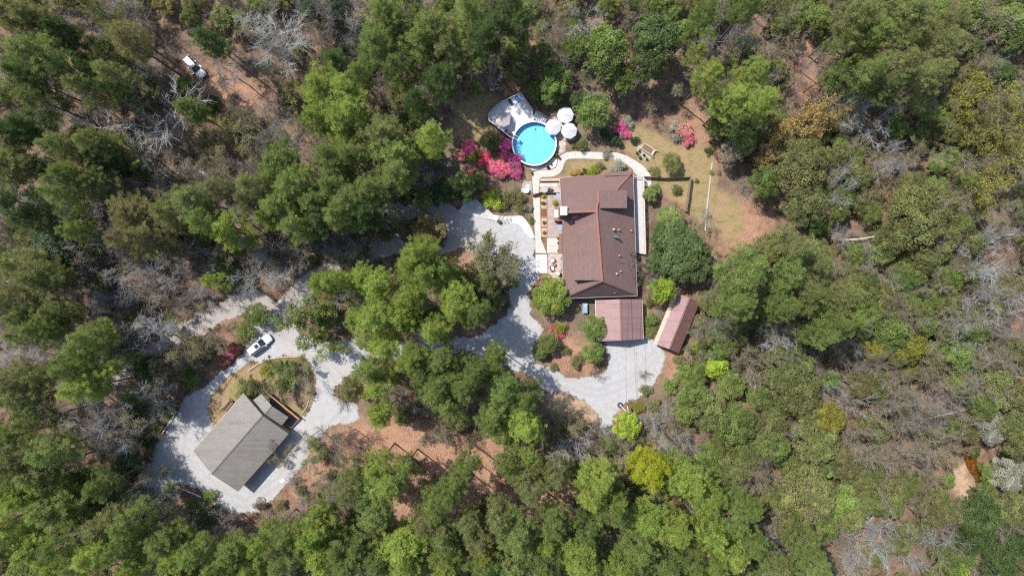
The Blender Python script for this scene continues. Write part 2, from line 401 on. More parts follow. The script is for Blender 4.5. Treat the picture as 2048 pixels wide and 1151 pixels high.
# stream of tannin-brown water
wt = NT("stream_water"); wv = wt.coord(); wnz = wt.noise(wv, 1.6, 5, .7)
wt.principled(wt.ramp(wnz, [(0.35, (0.03, 0.012, 0.005)), (0.55, (0.10, 0.038, 0.008)), (0.75, (0.20, 0.085, 0.018))]), 0.15, wt.noise(wv, 3.0, 2), 0.1, 0.03, spec=0.5)
st_ = [(1911,868), (1922,862), (1932,884), (1948,902), (1958,930), (1966,952), (1975,975), (1968,990), (1955,982), (1948,955), (1934,935), (1926,912), (1917,895)]
o = MB().add([W(x, y, 0.03) for x, y in st_], [tuple(range(len(st_)))]).build("stream", wt.m); tag(o, kind="structure")

# ------------------------------------------------------------------ concrete
CONC = pmat("concrete", (0.425, 0.402, 0.365), (0.49, 0.465, 0.425), 0.8, 0.9, 0.15, fine=9)
CONC2 = pmat("old_concrete", (0.40, 0.39, 0.38), (0.47, 0.46, 0.445), 0.7, 0.9, 0.15, fine=9)
def slabs(parent_name, label, cat, left, right, mat, z=0.07, gap=0.03):
    """a strip cast in separate slabs between two edge lines"""
    t = thing(parent_name, None, None); tag(t, kind="structure")
    for i in range(len(left) - 1):
        a, b, c, d = (Vector((*W2(*p), 0)) for p in (left[i], left[i + 1], right[i + 1], right[i]))
        u = (b - a).normalized() * gap / 2; w = (c - d).normalized() * gap / 2
        m = MB().prism([(p.x, p.y) for p in (a + u, b - u, c - w, d + w)], -0.1, z + R.uniform(-.004, .004))
        m.build("slab", mat, t)
    return t
slabs("garden_path", "", "", 
  [(1066,388),(1065,370),(1064.5,352),(1069,343),(1080,340),(1092,340),(1104,339.5),(1111,336),(1115,329),(1115.5,321),(1120,312),(1132,305),(1150,303),(1168,303),(1186,304),(1204,304.5),(1222,304.5),(1236,306),(1252,311),(1268,319.5),(1283,329),(1295,341),(1302,353)],
  [(1077.5,386),(1078,371),(1079,360),(1081,356),(1087,354),(1096,354),(1108,353),(1119,347),(1125,339),(1127.5,329),(1132,320.5),(1138,318),(1152,317.3),(1168,317.5),(1186,318),(1204,318.5),(1222,318.5),(1232,320),(1243,324),(1254,329.5),(1264,337),(1272,349),(1275,353)], CONC)
slabs("front_walk", "", "", [(1066,395),(1067,412),(1067.5,429),(1068.5,446),(1069.5,463),(1070.5,478),(1071,506)],
      [(1079.5,395),(1080,412),(1080.5,429),(1081,446),(1081.5,463),(1082,478),(1093,506)], CONC)
slabs("front_walk", "", "", [(1094,475.5),(1094,491),(1094,506)], [(1117,475.5),(1117,491),(1117,506)], CONC)
slabs("front_walk", "", "", [(1071,508.5),(1071.5,527),(1072,546)], [(1094,508.5),(1094.5,527),(1095,546)], pmat("pale_concrete", (0.46, 0.46, 0.46), (0.53, 0.53, 0.53), 0.8, 0.9, 0.1))
slabs("side_path", "", "", [(1287,356),(1288,372)], [(1302,354),(1303,374)], CONC)
slabs("parking_pad", "", "", [(934,397),(952,398.5),(966,410),(985,427)], [(915,424.5),(945,431),(968,436.5),(985,440)], CONC2)
slabs("concrete_swale", "", "", [(985,428),(1000,432),(1024,432),(1043,431),(1053,441),(1062,455),(1070,475)], [(985,440),(1005,444),(1022,446),(1036,448),(1044,456),(1051,467),(1063,477)], pmat("pale_concrete", (0.46,)*3))
PEB = pmat("white_pebbles", (0.46, 0.445, 0.42), (0.56, 0.545, 0.52), 3.0, 0.9, 0.5, fine=25)
o = MB().prism([W2(*p) for p in [(1056,334),(1066,341),(1080,338),(1092,338),(1104,337.5),(1110,334),(1113.5,328),(1114,321),(1110,313),(1100,322),(1088,331),(1072,334)]], -0.05, 0.035).build("pebble_bed", PEB); tag(o, kind="structure")
PAV = pmat("patio_stone", (0.50, 0.42, 0.35), (0.58, 0.49, 0.42), 1.2, 0.9, 0.2)
# patio of paving stones around the umbrellas
def paved(name, poly, size, mats, z=0.06, ang=0.0, gap=0.025, offset=0.5):
    """real paving: separate stones cut to an outline"""
    t = thing(name, None, None); tag(t, kind="structure")
    P = [W2(*p) for p in poly]; ca, sa = math.cos(ang), math.sin(ang)
    Q = [(x * ca + y * sa, -x * sa + y * ca) for x, y in P]
    x0, x1 = min(q[0] for q in Q), max(q[0] for q in Q); y0, y1 = min(q[1] for q in Q), max(q[1] for q in Q)
    cache = {}
    MB().prism(P, -0.08, z - 0.025).build("bedding", pmat("mortar", (0.34, 0.30, 0.27)), t)
    nrow = 0; y = y0
    while y < y1:
        x = x0 - size[0] * (offset if nrow % 2 else 0)
        while x < x1:
            cx, cy = x + size[0] / 2, y + size[1] / 2
            hx, hy = size[0] / 2 - gap / 2, size[1] / 2 - gap / 2
            test = [inpoly(np.array([cx + a * hx]), np.array([cy + b * hy]), Q)[0] for a, b in ((-.45, -.45), (.45, -.45), (.45, .45), (-.45, .45))]
            if all(test):
                mt = R.choice(mats); key = (mt.name, R.randint(0, 1))
                if key not in cache:
                    b = MB().box((0, 0, 0), (hx * 2, hy * 2, 0.06), 0, 0.98); ob = b.build("paver", mt, t); cache[key] = ob.data
                else: ob = link("paver", cache[key], t)
                ob.location = (cx * ca - cy * sa, cx * sa + cy * ca, z - 0.03 + R.uniform(-.006, .006)); ob.rotation_euler = (0, 0, ang)
            x += size[0]
        y += size[1]; nrow += 1
    return t
pv = [pmat("paver_buff", (0.52, 0.42, 0.34)), pmat("paver_rose", (0.48, 0.36, 0.31)), pmat("paver_tan", (0.56, 0.47, 0.38))]
paved("pool_patio", [(1093,238),(1110,222),(1130,236),(1152,258),(1150,280),(1131,281),(1131,303),(1117,311),(1113,301),(1115,284),(1108,268)], (0.9, 0.6), pv, 0.065, 0.15)
pg = [pmat("paver_plum", (0.33, 0.26, 0.255)), pmat("paver_mauve", (0.37, 0.29, 0.275)), pmat("paver_taupe", (0.40, 0.32, 0.285))]
paved("house_patio", [(1095,390),(1121,390),(1122,474.5),(1094.5,474.5)], (0.85, 0.6), pg, 0.066)
paved("seating_patio", [(1095.5,507),(1122,507),(1122.5,556),(1096,556)], (0.8, 0.6), [pmat("paver_pink", (0.52, 0.40, 0.35)), pmat("paver_rose", (0.48, 0.36, 0.31))], 0.066)
pk = [pmat("paver_slate", (0.40, 0.41, 0.44)), pmat("paver_grey", (0.45, 0.46, 0.49))]
paved("table_patio", [(1046,362),(1063.5,362),(1064,386),(1042,386)], (0.9, 0.9), pk, 0.05, 0.0, 0.02, 0.0)
paved("porch_landing", [(1079,366.5),(1121,366),(1121,373.5),(1079,374)], (1.2, 0.75), [CONC, pmat("pale_concrete", (0.46,)*3)], 0.12, 0, 0.02, 0)
paved("flower_terrace", [(1079.5,374.5),(1120,374),(1120,384),(1079.5,385)], (0.7, 0.5), [pmat("paver_pink", (0.52, 0.40, 0.35)), pmat("paver_buff", (0.52, 0.42, 0.34))], 0.05)
paved("pot_stand_paving", [(1272,297),(1281,287),(1308,308),(1296,324),(1284,316)], (0.8, 0.6), [pmat("paver_lichen", (0.35, 0.32, 0.25)), pmat("paver_grey2", (0.40, 0.36, 0.30))], 0.05, -0.62)
# ------------------------------------------------------------------ main house
def shingle_mat(name, c1, c2, mortar):
    t = NT(name); uvn = t.n("ShaderNodeUVMap"); v = t.coord()
    br = t.n("ShaderNodeTexBrick"); br.inputs["Scale"].default_value = 1.0
    br.inputs["Brick Width"].default_value = 0.62; br.inputs["Row Height"].default_value = 0.24; br.inputs["Mortar Size"].default_value = 0.02
    br.inputs["Color1"].default_value = (*c1, 1); br.inputs["Color2"].default_value = (*c2, 1); br.inputs["Mortar"].default_value = (*mortar, 1)
    br.inputs["Bias"].default_value = -0.1
    t.l(uvn.outputs[0], br.inputs["Vector"])
    n1 = t.noise(v, 0.5, 5, 0.7); n2 = t.noise(v, 6, 3)
    mp = t.n("ShaderNodeMapping"); mp.inputs["Scale"].default_value = (0.5, 5.0, 1); t.l(uvn.outputs[0], mp.inputs[0])
    st = t.noise(mp.outputs[0], 1.0, 4, 0.7)
    c = t.mix(t.ramp(st, [(0.35, 0.0), (0.7, 0.7)]), br.outputs["Color"], t.mix(0.5, c1, (0.09, 0.066, 0.063)))
    c = t.mix(t.ramp(n1, [(0.36, 0.0), (0.66, 0.65)]), c, (0.105, 0.082, 0.078))
    c = t.mix(0.5, c, t.ramp(n2, [(0.3, 0.3), (0.7, 0.72)]), 'OVERLAY')
    t.principled(c, 0.93, br.outputs["Fac"], -0.5, 0.02, spec=0.15); return t.m
SHING = shingle_mat("shingles", (0.178, 0.100, 0.088), (0.135, 0.082, 0.075), (0.075, 0.052, 0.047))
RIDGE = pmat("ridge_shingle", (0.30, 0.135, 0.095), (0.22, 0.10, 0.075), 3.0, 0.9, 0.3)
BRICK = pmat("wall_brick", (0.30, 0.15, 0.10), (0.22, 0.11, 0.08), 3.0, 0.9, 0.4)
WHITE = pmat("white_paint", (0.80, 0.79, 0.77), (0.76, 0.75, 0.73), 1.0, 0.5, 0.05)
GUT = pmat("gutter_metal", (0.50, 0.50, 0.49), (0.42, 0.42, 0.42), 1.0, 0.4, 0.05, 0.3)
DARKG = pmat("dark_glass", (0.02, 0.025, 0.03), (0.03, 0.035, 0.04), 1.0, 0.08, 0.0, 0, 0.6)
EZ, RZ = 3.2, 8.2
H0 = W(1195, 470); H0.z = 0
house = thing("house", "large house with brown shingle roof, brick chimney and two shed dormers", "house", H0)
def hp(px, py, z): return W(px, py, z)
ridN, ridS = hp(1193, 422, RZ), hp(1204, 562, RZ)
gabW = hp(1128, 424, RZ)
nw, ne, se, sw = hp(1119.5, 356, EZ), hp(1266, 342, EZ), hp(1274, 591, EZ), hp(1128, 596, EZ)
vw = hp(1124, 506, EZ); wl = hp(1124.5, 433, EZ)
def roofp(name, pts, along, up, mat=SHING, t=0.16):
    m = MB(); m.slab(pts, t); return m.build(name, mat, house, H0, uv=(along, up))
E_, N_ = (1, 0), (0, 1)
roofp("roof", [nw, ne, ridN, gabW], E_, N_)                          # slope above the garden path
roofp("roof", [ne, se, ridS, ridN], N_, E_)                          # slope above the boardwalk
roofp("roof", [se, sw, ridS], E_, N_)                                # hip end above the carport
roofp("roof", [sw, vw, ridN, ridS], N_, E_)                          # slope above the forecourt
roofp("roof", [vw, wl, gabW, ridN], E_, N_)                          # cross gable
roofp("porch_roof", [hp(1118, 467, 3.0), hp(1118, 505.5, 3.0), hp(1124, 505.5, 3.35), hp(1124, 467, 3.35)], N_, E_)
roofp("roof_lip", [hp(1210, 345, 3.3), hp(1263, 341.6, 3.3), hp(1262, 350, 3.95), hp(1210, 352, 3.95)], E_, N_)
m = MB(); m.add([nw, gabW, wl, Vector((nw.x, nw.y, EZ - .3)), Vector((wl.x, wl.y, EZ - .3))], [(3, 0, 1, 2, 4)])
m.build("gable_wall", BRICK, house, H0)
# dormers: shallow roof, cheek walls, window front
def dormer(x0, x1, y0, y1, z0, z1, sgn):
    a, b, c, d = hp(x0, y0, z0), hp(x1, y0, z1), hp(x1, y1, z1), hp(x0, y1, z0)
    r = roofp("dormer_roof", [a, b, c, d], N_, E_, t=0.2)
    k = MB(); i = 0.93
    cen = (a + b + c + d) / 4
    q = [cen + (p - cen) * i - Vector((0, 0, 0.19)) for p in (a, b, c, d)]
    bot = [Vector((p.x, p.y, 4.2)) for p in q]
    k.add(q + bot, [(0, 1, 5, 4), (1, 2, 6, 5), (2, 3, 7, 6)])
    k.build("dormer_wall", pmat("dormer_siding", (0.30, 0.2, 0.16)), house, H0)
    f0, f1 = q[1], q[2]
    for s in (0.2, 0.5, 0.8):
        p = f0.lerp(f1, s); w = MB().box((p.x + sgn * 0.03, p.y, p.z - 0.75), (0.06, 0.8, 0.9)); wo = w.build("window", WHITE, house, H0)
        MB().box((p.x + sgn * 0.065, p.y, p.z - 0.75), (0.03, 0.66, 0.76)).build("pane", DARKG, wo, H0)
dormer(1199, 1254, 380, 416, RZ + 0.05, RZ - 1.15, 1)
dormer(1203, 1146, 511, 560, RZ + 0.05, RZ - 1.25, -1)
# ridge caps, laid as real raised courses
def cap(a, b, w=0.42, mat=RIDGE):
    a, b = a + Vector((0, 0, .05)), b + Vector((0, 0, .05))
    n = max(2, int((b - a).length / 0.45)); t = MB()
    for i in range(n):
        p, q = a.lerp(b, i / n), a.lerp(b, (i + 0.97) / n)
        t.bar(p + Vector((0, 0, 0.03)), q, w, 0.07)
    t.build("ridge_cap", mat, house, H0)
cap(ridN, ridS); cap(gabW + Vector((.4, 0, 0)), ridN); cap(hp(1197, 380, RZ + .06), ridN, 0.36)
cap(ne + Vector((-.2, -.2, .1)), ne.lerp(ridN, 0.62), 0.36); cap(se + Vector((-.2, .2, .1)), ridS, 0.3, SHING); cap(sw + Vector((.2, .2, .1)), ridS, 0.3, SHING)
# walls
wi = lambda p, dx, dy: (p.x + dx - 0, p.y + dy)
walls = [wi(nw, .5, -.5), wi(ne, -.5, -.5), wi(se, -.5, .5), wi(sw, .5, .5)]
MB().prism(walls, 0.0, EZ - 0.17).build("wall", BRICK, house, H0)
for (x, y, dx) in ((1126, 395, -1), (1127, 457, -1), (1127, 530, -1), (1127, 548, -1), (1126, 374, -1)):
    p = W(x, y, 0); xx = (walls[0][0] + (walls[3][0] - walls[0][0]) * ((walls[0][1] - p.y) / (walls[0][1] - walls[3][1])))
    f = MB().box((xx - 0.03, p.y, 1.7), (0.1, 1.5, 1.4)).build("window", WHITE, house, H0)
    for s in (-1, 1): MB().box((xx - 0.075, p.y + s * .35, 1.7), (0.04, 0.62, 1.2)).build("pane", DARKG, f, H0)
pd = W(1126, 487); d_ = MB().box((walls[0][0] + .35, pd.y, 1.1), (0.12, 1.1, 2.1)).build("door", pmat("door_wood", (0.12, 0.06, 0.03)), house, H0)
MB().box((walls[0][0] + .27, pd.y - .4, 1.05), (0.06, 0.06, 0.14)).build("handle", GUT, d_, H0)
# gutters
for a, b in ((ne, se), (se, sw), (vw, sw), (nw, hp(1209, 348.5, EZ)), (nw, wl)):
    m = MB(); m.bar(a + Vector((0, 0, -.1)), b + Vector((0, 0, -.1)), 0.16, 0.14); m.build("gutter", GUT, house, H0)
# awnings
AW = pmat("awning_canvas", (0.24, 0.28, 0.36), (0.21, 0.25, 0.32), 2.0, 0.8)
for (x0, y0, x1, y1) in ((1112.5, 386, 1122.5, 398), (1115, 449, 1125, 461), (1121, 524, 1125, 534)):
    m = MB(); m.slab([hp(x0, y0, 2.3), hp(x0, y1, 2.3), hp(x1, y1, 2.75), hp(x1, y0, 2.75)], 0.06); m.build("awning", AW, house, H0)
# chimney
cb = W(1117.5, 431, 0)
ch = MB(); ch.box((cb.x - .1, cb.y, 1.4), (1.5, 2.6, 2.8)); ch.box((cb.x + .25, cb.y, 3.2), (1.2, 1.9, 0.8), 0, 0.85); ch.box((cb.x + .35, cb.y, 6.0), (1.0, 1.35, 4.9))
ch = ch.build("chimney", BRICK, house, H0)
MB().box((cb.x + .35, cb.y, 8.55), (1.25, 1.6, 0.2)).build("chimney_cap", WHITE, ch, H0)
MB().box((cb.x - .65, cb.y + .05, 2.9), (0.75, 1.5, 0.16)).build("ledge", WHITE, ch, H0)
for s in (-.3, .3): MB().cyl((cb.x + .35, cb.y + s), .13, 8.65, 8.85, 10).build("flue", pmat("clay", (.45, .3, .2)), ch, H0)
# roof furniture
p = hp(1145.5, 413, 5.2)
sk = MB().box(p + Vector((0, 0, .35)), (0.75, 0.7, 0.9)).build("skylight", pmat("flashing", (0.32, 0.36, 0.40), None, 2, .4, .1, .5), house, H0)
MB().box(p + Vector((0, 0, .81)), (0.5, 0.45, 0.06)).build("pane", DARKG, sk, H0)
p = hp(1232, 474, 6.2); q = MB(); q.box(p + Vector((-.15, .1, .2)), (0.5, 0.45, .7)); q.cyl(p + Vector((.3, -.15, 0)), .17, 5.2, 6.95, 10)
q.build("roof_vent", pmat("vent_metal", (0.10, 0.16, 0.17), None, 2, .5), house, H0)
PIPE = pmat("vent_pipe", (0.55, 0.33, 0.28))
for (x, y, r, z) in ((1227, 458.5, .22, 6.6), (1237.5, 459, .14, 5.9), (1262, 461, .13, 4.1), (1238, 511, .13, 5.9), (1238.5, 511, .12, 5.8), (1233, 547, .2, 6.1), (1241, 542, .13, 5.6), (1229, 585, .1, 4.2)):
    c = hp(x, y, z); MB().cyl(c, r, z - .9, z + .3, 10).build("vent_pipe", PIPE, house, H0)

# ------------------------------------------------------------------ boardwalk beside the house
BWD = pmat("grey_deck_board", (0.47, 0.46, 0.45), (0.40, 0.39, 0.38), 2.0, 0.85)
BWL = pmat("pale_rail_wood", (0.55, 0.50, 0.44), (0.45, 0.40, 0.35), 2.0, 0.85)
A0, A1 = W(1268, 355.5, 1.1), W(1271, 505, 1.1); B0, B1 = W(1285, 355.5, 1.1), W(1289, 508, 1.1)
bw = thing("boardwalk", "raised grey wooden boardwalk with a railing along the house", "deck", (A0.x, A0.y, 0))
n = 100
cache = None
for i in range(n):
    s = (i + .5) / n; a = A0.lerp(A1, s); b = B0.lerp(B1, s)
    o = MB().bar(a, b, 0.145, 0.04).build("plank", BWD, bw, (A0.x, A0.y, 0))
j = MB()
for k in (0.1, .9): j.bar(A0.lerp(B0, k) - Vector((0, 0, .12)), A1.lerp(B1, k) - Vector((0, 0, .12)), .1, .2)
j.build("joist", BWL, bw, (A0.x, A0.y, 0))
for i in range(9):
    p = B0.lerp(B1, i / 8); MB().box((p.x, p.y, 1.05), (.14, .14, 2.1)).build("post", BWL, bw, (A0.x, A0.y, 0))
for z in (1.1, .55): MB().bar(B0 + Vector((0, 0, z - (0 if z > 1 else 0))), B1 + Vector((0, 0, z)), .16, .05).build("rail", BWL, bw, (A0.x, A0.y, 0))
k = MB()
for i in range(110):
    p = B0.lerp(B1, (i + .5) / 110); k.box((p.x, p.y, 1.62), (.035, .05, .95))
k = k.build("baluster", BWL, bw, (A0.x, A0.y, 0)); tag(k, kind="stuff")
MB().bar(A0 + Vector((0, 0, 1.1)), B0 + Vector((0, 0, 1.1)), .14, .06).build("rail", GUT, bw, (A0.x, A0.y, 0))

# ------------------------------------------------------------------ ribbed metal roofs
def ribbed(a, b, c, d, n, w=0.09, h=0.05, th=0.03):
    """sheet with raised ribs running from edge a-b up to edge d-c"""
    m = MB(); a, b, c, d = map(Vector, (a, b, c, d)); prof = []
    L = (b - a).length
    for i in range(n):
        u = (i + .5) / n; e = w / L / 2
        prof += [(u - e * 1.4, 0), (u - e * .7, h), (u + e * .7, h), (u + e * 1.4, 0)]
    prof = [(0, 0)] + prof + [(1, 0)]
    nr = (b - a).cross(d - a).normalized()
    if nr.z < 0: nr = -nr
    lo = [a.lerp(b, u) + nr * z for u, z in prof]; hi = [d.lerp(c, u) + nr * z for u, z in prof]; N = len(prof)
    vs = lo + hi + [p - nr * th for p in lo] + [p - nr * th for p in hi]
    fs = []
    for i in range(N - 1):
        fs += [(i, i + 1, N + i + 1, N + i), (2 * N + i, 3 * N + i, 3 * N + i + 1, 2 * N + i + 1), (i, 2 * N + i, 2 * N + i + 1, i + 1), (N + i, N + i + 1, 3 * N + i + 1, 3 * N + i)]
    fs += [(0, N, 3 * N, 2 * N), (N - 1, 3 * N - 1, 4 * N - 1, 2 * N - 1)]
    return m.add(vs, fs)
def metal_mat(name, c1, c2, rough=0.45, streak=0.4, metal=0.15, ang=0.0):
    t = NT(name); v = t.coord(); u = t.n("ShaderNodeUVMap")
    n1 = t.noise(v, 0.45, 5, .7); n2 = t.noise(v, 5, 3, .7)
    c = t.mix(t.ramp(n1, [(0.3, 0.0), (0.7, 1.0)]), c1, c2)
    mp = t.n('ShaderNodeMapping'); mp.inputs['Rotation'].default_value = (0, 0, -ang); mp.inputs['Scale'].default_value = (.12, 1.9, .12); t.l(v, mp.inputs[0])
    sk_ = t.noise(mp.outputs[0], 1.0, 4, .7)
    c = t.mix(t.ramp(sk_, [(0.48, 0.0), (0.7, 0.6)]), c, tuple(x * k for x, k in zip(c2, (.72, .62, .55))))
    c = t.mix(streak, c, t.ramp(n2, [(0.3, 0.3), (0.7, 0.7)]), 'OVERLAY')
    t.principled(c, rough, n2, 0.05, 0.02, metal, 0.35); return t.m
MAUVE = metal_mat("red_brown_metal", (0.215, 0.136, 0.132), (0.185, 0.114, 0.111), 0.5)
MAUVE2 = metal_mat("faded_red_metal", (0.175, 0.092, 0.086), (0.14, 0.076, 0.07), 0.5)
GREYM = metal_mat("weathered_grey_metal", (0.150, 0.141, 0.131), (0.122, 0.114, 0.106), 0.55, ang=math.radians(-41))
# carport
cp0 = W(1240, 640); cp0.z = 0
cpt = thing("carport", "open carport with a red-brown ribbed metal roof joined to the house end", "carport", cp0)
e, r = 2.7, 4.5
cTL, cTR, cBR, cBL = hp(1191, 600, e), hp(1284, 598, e), hp(1286.5, 677.5, e), hp(1194, 682, e)
cRT, cRB = hp(1240.5, 598, r), hp(1243, 680.5, r)
ribbed(cTL, cBL, cRB, cRT, 19, h=0.022).build("roof_sheet", MAUVE, cpt, cp0)
ribbed(cTR, cBR, cRB, cRT, 19, h=0.016).build("roof_sheet", MAUVE, cpt, cp0)
MB().bar(cRT + Vector((0, 0, .04)), cRB + Vector((0, 0, .04)), .34, .07).build("ridge_cap", MAUVE2, cpt, cp0)
MB().bar(cTR.lerp(cRT, .5) + Vector((0, 0, .05)), cBR.lerp(cRB, .5) + Vector((0, 0, .05)), .06, .05).build("seam", pmat("seam", (.1, .05, .045)), cpt, cp0)
for q in (cTL, cTR, cBR, cBL, cTL.lerp(cBL, .5), cTR.lerp(cBR, .5)):
    c = q.lerp((cRT + cRB) / 2, .06); MB().box((c.x, c.y, 1.3), (.16, .16, 2.6)).build("post", WHITE, cpt, cp0)
for a, b in ((cTL, cBL), (cTR, cBR)): MB().bar(a - Vector((0, 0, .12)), b - Vector((0, 0, .12)), .12, .16).build("beam", WHITE, cpt, cp0)
# storage shed
sh0 = W(1352, 645); sh0.z = 0
shd = thing("storage_shed", "small tilted shed with a two-tone red metal roof and cream lean-to edge", "shed", sh0)
e, r = 2.4, 3.9
sA, sB, sC, sD = hp(1314, 689, e), hp(1357.5, 706.5, e), hp(1399, 604.5, e), hp(1356, 587, e)
sR0, sR1 = hp(1338.5, 697.5, r), hp(1379.5, 595.5, r)
ribbed(sD, sA, sR0, sR1, 27).build("roof_sheet", metal_mat("pink_faded_metal", (.225, .145, .145), (.185, .115, .115), .5), shd, sh0)
ribbed(sC, sB, sR0, sR1, 27, h=0.03).build("roof_sheet", MAUVE2, shd, sh0)
ribbed(hp(1348, 583.5, 2.15), hp(1306.5, 685.5, 2.15), sA - Vector((0, 0, .05)), sD - Vector((0, 0, .05)), 27).build("lean_to_sheet", metal_mat("cream_metal", (.35, .29, .22), (.30, .245, .18), .6), shd, sh0)
MB().bar(sR0 + Vector((0, 0, .04)), sR1 + Vector((0, 0, .04)), .3, .07).build("ridge_cap", MAUVE2, shd, sh0)
MB().prism([(p.x, p.y) for p in (sA.lerp(sC, .05), sB.lerp(sD, .06), sC.lerp(sA, .05), sD.lerp(sB, .06))], 0, 2.3).build("wall", pmat("shed_wall", (.35, .2, .15)), shd, sh0)
dd = (sA.lerp(sB, .5)); MB().box((dd.x + .15, dd.y - .0 + .35, 1.0), (1.2, .1, 1.9), math.atan2(sB.y - sA.y, sB.x - sA.x)).build("door", pmat("door_wood", (.12, .06, .03)), shd, sh0)
# grey garage
gg0 = W(482, 885); gg0.z = 0
gar = thing("garage", "big detached garage with a weathered grey ribbed metal gable roof", "garage", gg0)
e, r = 3.5, 4.45
gA, gB, gC, gD = hp(386.5, 900.5, e), hp(487.5, 786, e), hp(577, 866.5, e), hp(475.5, 981.7, e)
gR0, gR1 = hp(423.5, 947.5, r), hp(525.5, 830.5, r)
ribbed(gA, gB, gR1, gR0, 34, h=.045).build("roof_sheet", GREYM, gar, gg0)
ribbed(gD, gC, gR1, gR0, 34, h=.045).build("roof_sheet", GREYM, gar, gg0)
MB().bar(gR0 + Vector((0, 0, .03)), gR1 + Vector((0, 0, .03)), .28, .06).build("ridge_cap", pmat("ridge_dark", (.10, .10, .10)), gar, gg0)
GW = pmat("garage_siding", (.36, .33, .29), (.3, .28, .25), 1.5)
wp = [p for p in (gA.lerp(gC, .03), gB.lerp(gD, .03), gC.lerp(gA, .03), gD.lerp(gB, .03))]
MB().prism([(p.x, p.y) for p in wp], 0, 3.35).build("wall", GW, gar, gg0)
for a, b, rr in ((wp[0], wp[3], gR0.lerp(gR1, .03)), (wp[1], wp[2], gR1.lerp(gR0, .03))):
    m = MB(); m.add([(a.x, a.y, 3.3), (b.x, b.y, 3.3), (rr.x, rr.y, r - .12)], [(0, 1, 2)]); m.build("gable_wall", GW, gar, gg0)
MB().bar(gD - Vector((0, 0, .1)), gC - Vector((0, 0, .1)), .15, .14).build("gutter", pmat("rusty_gutter", (.27, .14, .09), (.2, .11, .08)), gar, gg0)
MB().bar(gA - Vector((0, 0, .1)), gB - Vector((0, 0, .1)), .12, .14).build("gutter", pmat("pale_rail_wood", (.5,)*3), gar, gg0)
ang = math.atan2(gD.y - gA.y, gD.x - gA.x); mid = wp[0].lerp(wp[3], .5); off = Vector((math.sin(ang), -math.cos(ang), 0)) * -.0
for s in (.27, .73):
    p = wp[0].lerp(wp[3], s); nrm = (gR0 - gR1).normalized(); p = p + nrm * .05
    dr = MB().box((p.x, p.y, 1.5), (3.4, .1, 3.0), ang).build("garage_door", WHITE, gar, gg0)
    for z in (.75, 1.5, 2.25): MB().box((p.x + nrm.x * .06, p.y + nrm.y * .06, z), (3.3, .03, .05), ang).build("panel", GUT, dr, gg0)
# porch of the garage
po0 = W(560, 815); po0.z = 0
pr = thing("garage_porch", "small gabled porch roof in grey ribbed metal over the deck beside the garage", "porch", po0)
e, r = 2.7, 3.4
pA, pB = hp(506, 799.5, e), hp(523.5, 786.5, e); pC, pD = hp(577, 833.5, e), hp(563.5, 850, e)
pR0, pR1 = hp(530.5, 828, r), hp(544, 811.3, r)
ribbed(pA, pB, pR1, pR0, 7, h=.04).build("roof_sheet", GREYM, pr, po0); ribbed(pD, pC, pR1, pR0, 7, h=.04).build("roof_sheet", GREYM, pr, po0)
MB().bar(pR0 + Vector((0, 0, .03)), pR1 + Vector((0, 0, .03)), .2, .05).build("ridge_cap", pmat("ridge_dark", (.1,)*3), pr, po0)
RW = pmat("red_cedar", (.52, .24, .10), (.42, .19, .08), 2.5, .7); DKD = pmat("dark_deck", (.13, .10, .085), (.1, .08, .07), 2)
dk = [W(524, 790, .5), W(534, 780, .5), W(601, 836, .5), W(586, 852, .5), W(577, 846, .5)]
dA, dB, dC, dD = W(508, 806, .5), W(533, 780, .5), W(602, 836, .5), W(578, 861, .5)
for i in range(40):
    s = (i + .5) / 40; MB().bar(dA.lerp(dB, s), dD.lerp(dC, s), .085, .04).build("plank", DKD, pr, po0)
MB().prism([(p.x, p.y) for p in (dA, dB, dC, dD)], .0, .42).build("deck_base", DKD, pr, po0)
for z, w in ((1.5, .2), (.95, .1)): MB().bar(dB + Vector((0, 0, z - .5)), dC + Vector((0, 0, z - .5)), w, .06).build("rail", RW, pr, po0)
for i in range(6):
    p = dB.lerp(dC, i / 5); MB().box((p.x, p.y, .98), (.13, .13, 1.0)).build("post", RW, pr, po0)
for q in (pB, pC, pD):
    c = q.lerp(pR0, .1); MB().box((c.x, c.y, 1.55), (.12, .12, 2.2)).build("post", RW, pr, po0)

# pine straw that has blown onto the roofs
def roof_straw(quad, n, z=.03):
    rr = np.random.RandomState(len(quad) * 7 + n); q = [np.array(p) for p in quad]; out = []
    for i in range(n):
        u, v = rr.rand(), rr.rand()
        if len(q) == 3:
            if u + v > 1: u, v = 1 - u, 1 - v
            p = q[0] + (q[1] - q[0]) * u + (q[2] - q[0]) * v
        else: p = (q[0] * (1 - u) + q[1] * u) * (1 - v) + (q[3] * (1 - u) + q[2] * u) * v
        a = rr.uniform(0, 6.28); L = rr.uniform(.05, .16); w = rr.uniform(.015, .035); d = np.array([math.cos(a), math.sin(a), 0]); s = np.array([-d[1], d[0], 0]); p = p + np.array([0, 0, z + rr.uniform(0, .02)])
        out.append([p - d * L, p + s * w, p + d * L, p - s * w])
    return out
st3 = roof_straw([vw, wl, gabW, ridN], 160, .05) + roof_straw([sw, vw, ridN, ridS], 220, .05) + roof_straw([ne, se, ridS, ridN], 260, .05) + roof_straw([vw, vw.lerp(ridN, .9), ridN, vw + Vector((.5, .3, .1))], 160, .08)
st3 += roof_straw([cTL, cBL, cRB, cRT], 70, .08) + roof_straw([cTR, cBR, cRB, cRT], 110, .08) + roof_straw([sC, sB, sR0, sR1], 90, .08) + roof_straw([gA, gB, gR1, gR0], 90, .08) + roof_straw([gD, gC, gR1, gR0], 120, .08)
o = link("pine_straw", fast_mesh("pine_straw", st3, 4, pmat("dry_straw", (.30, .19, .12), (.20, .12, .08), 3))); tag(o, kind="stuff")
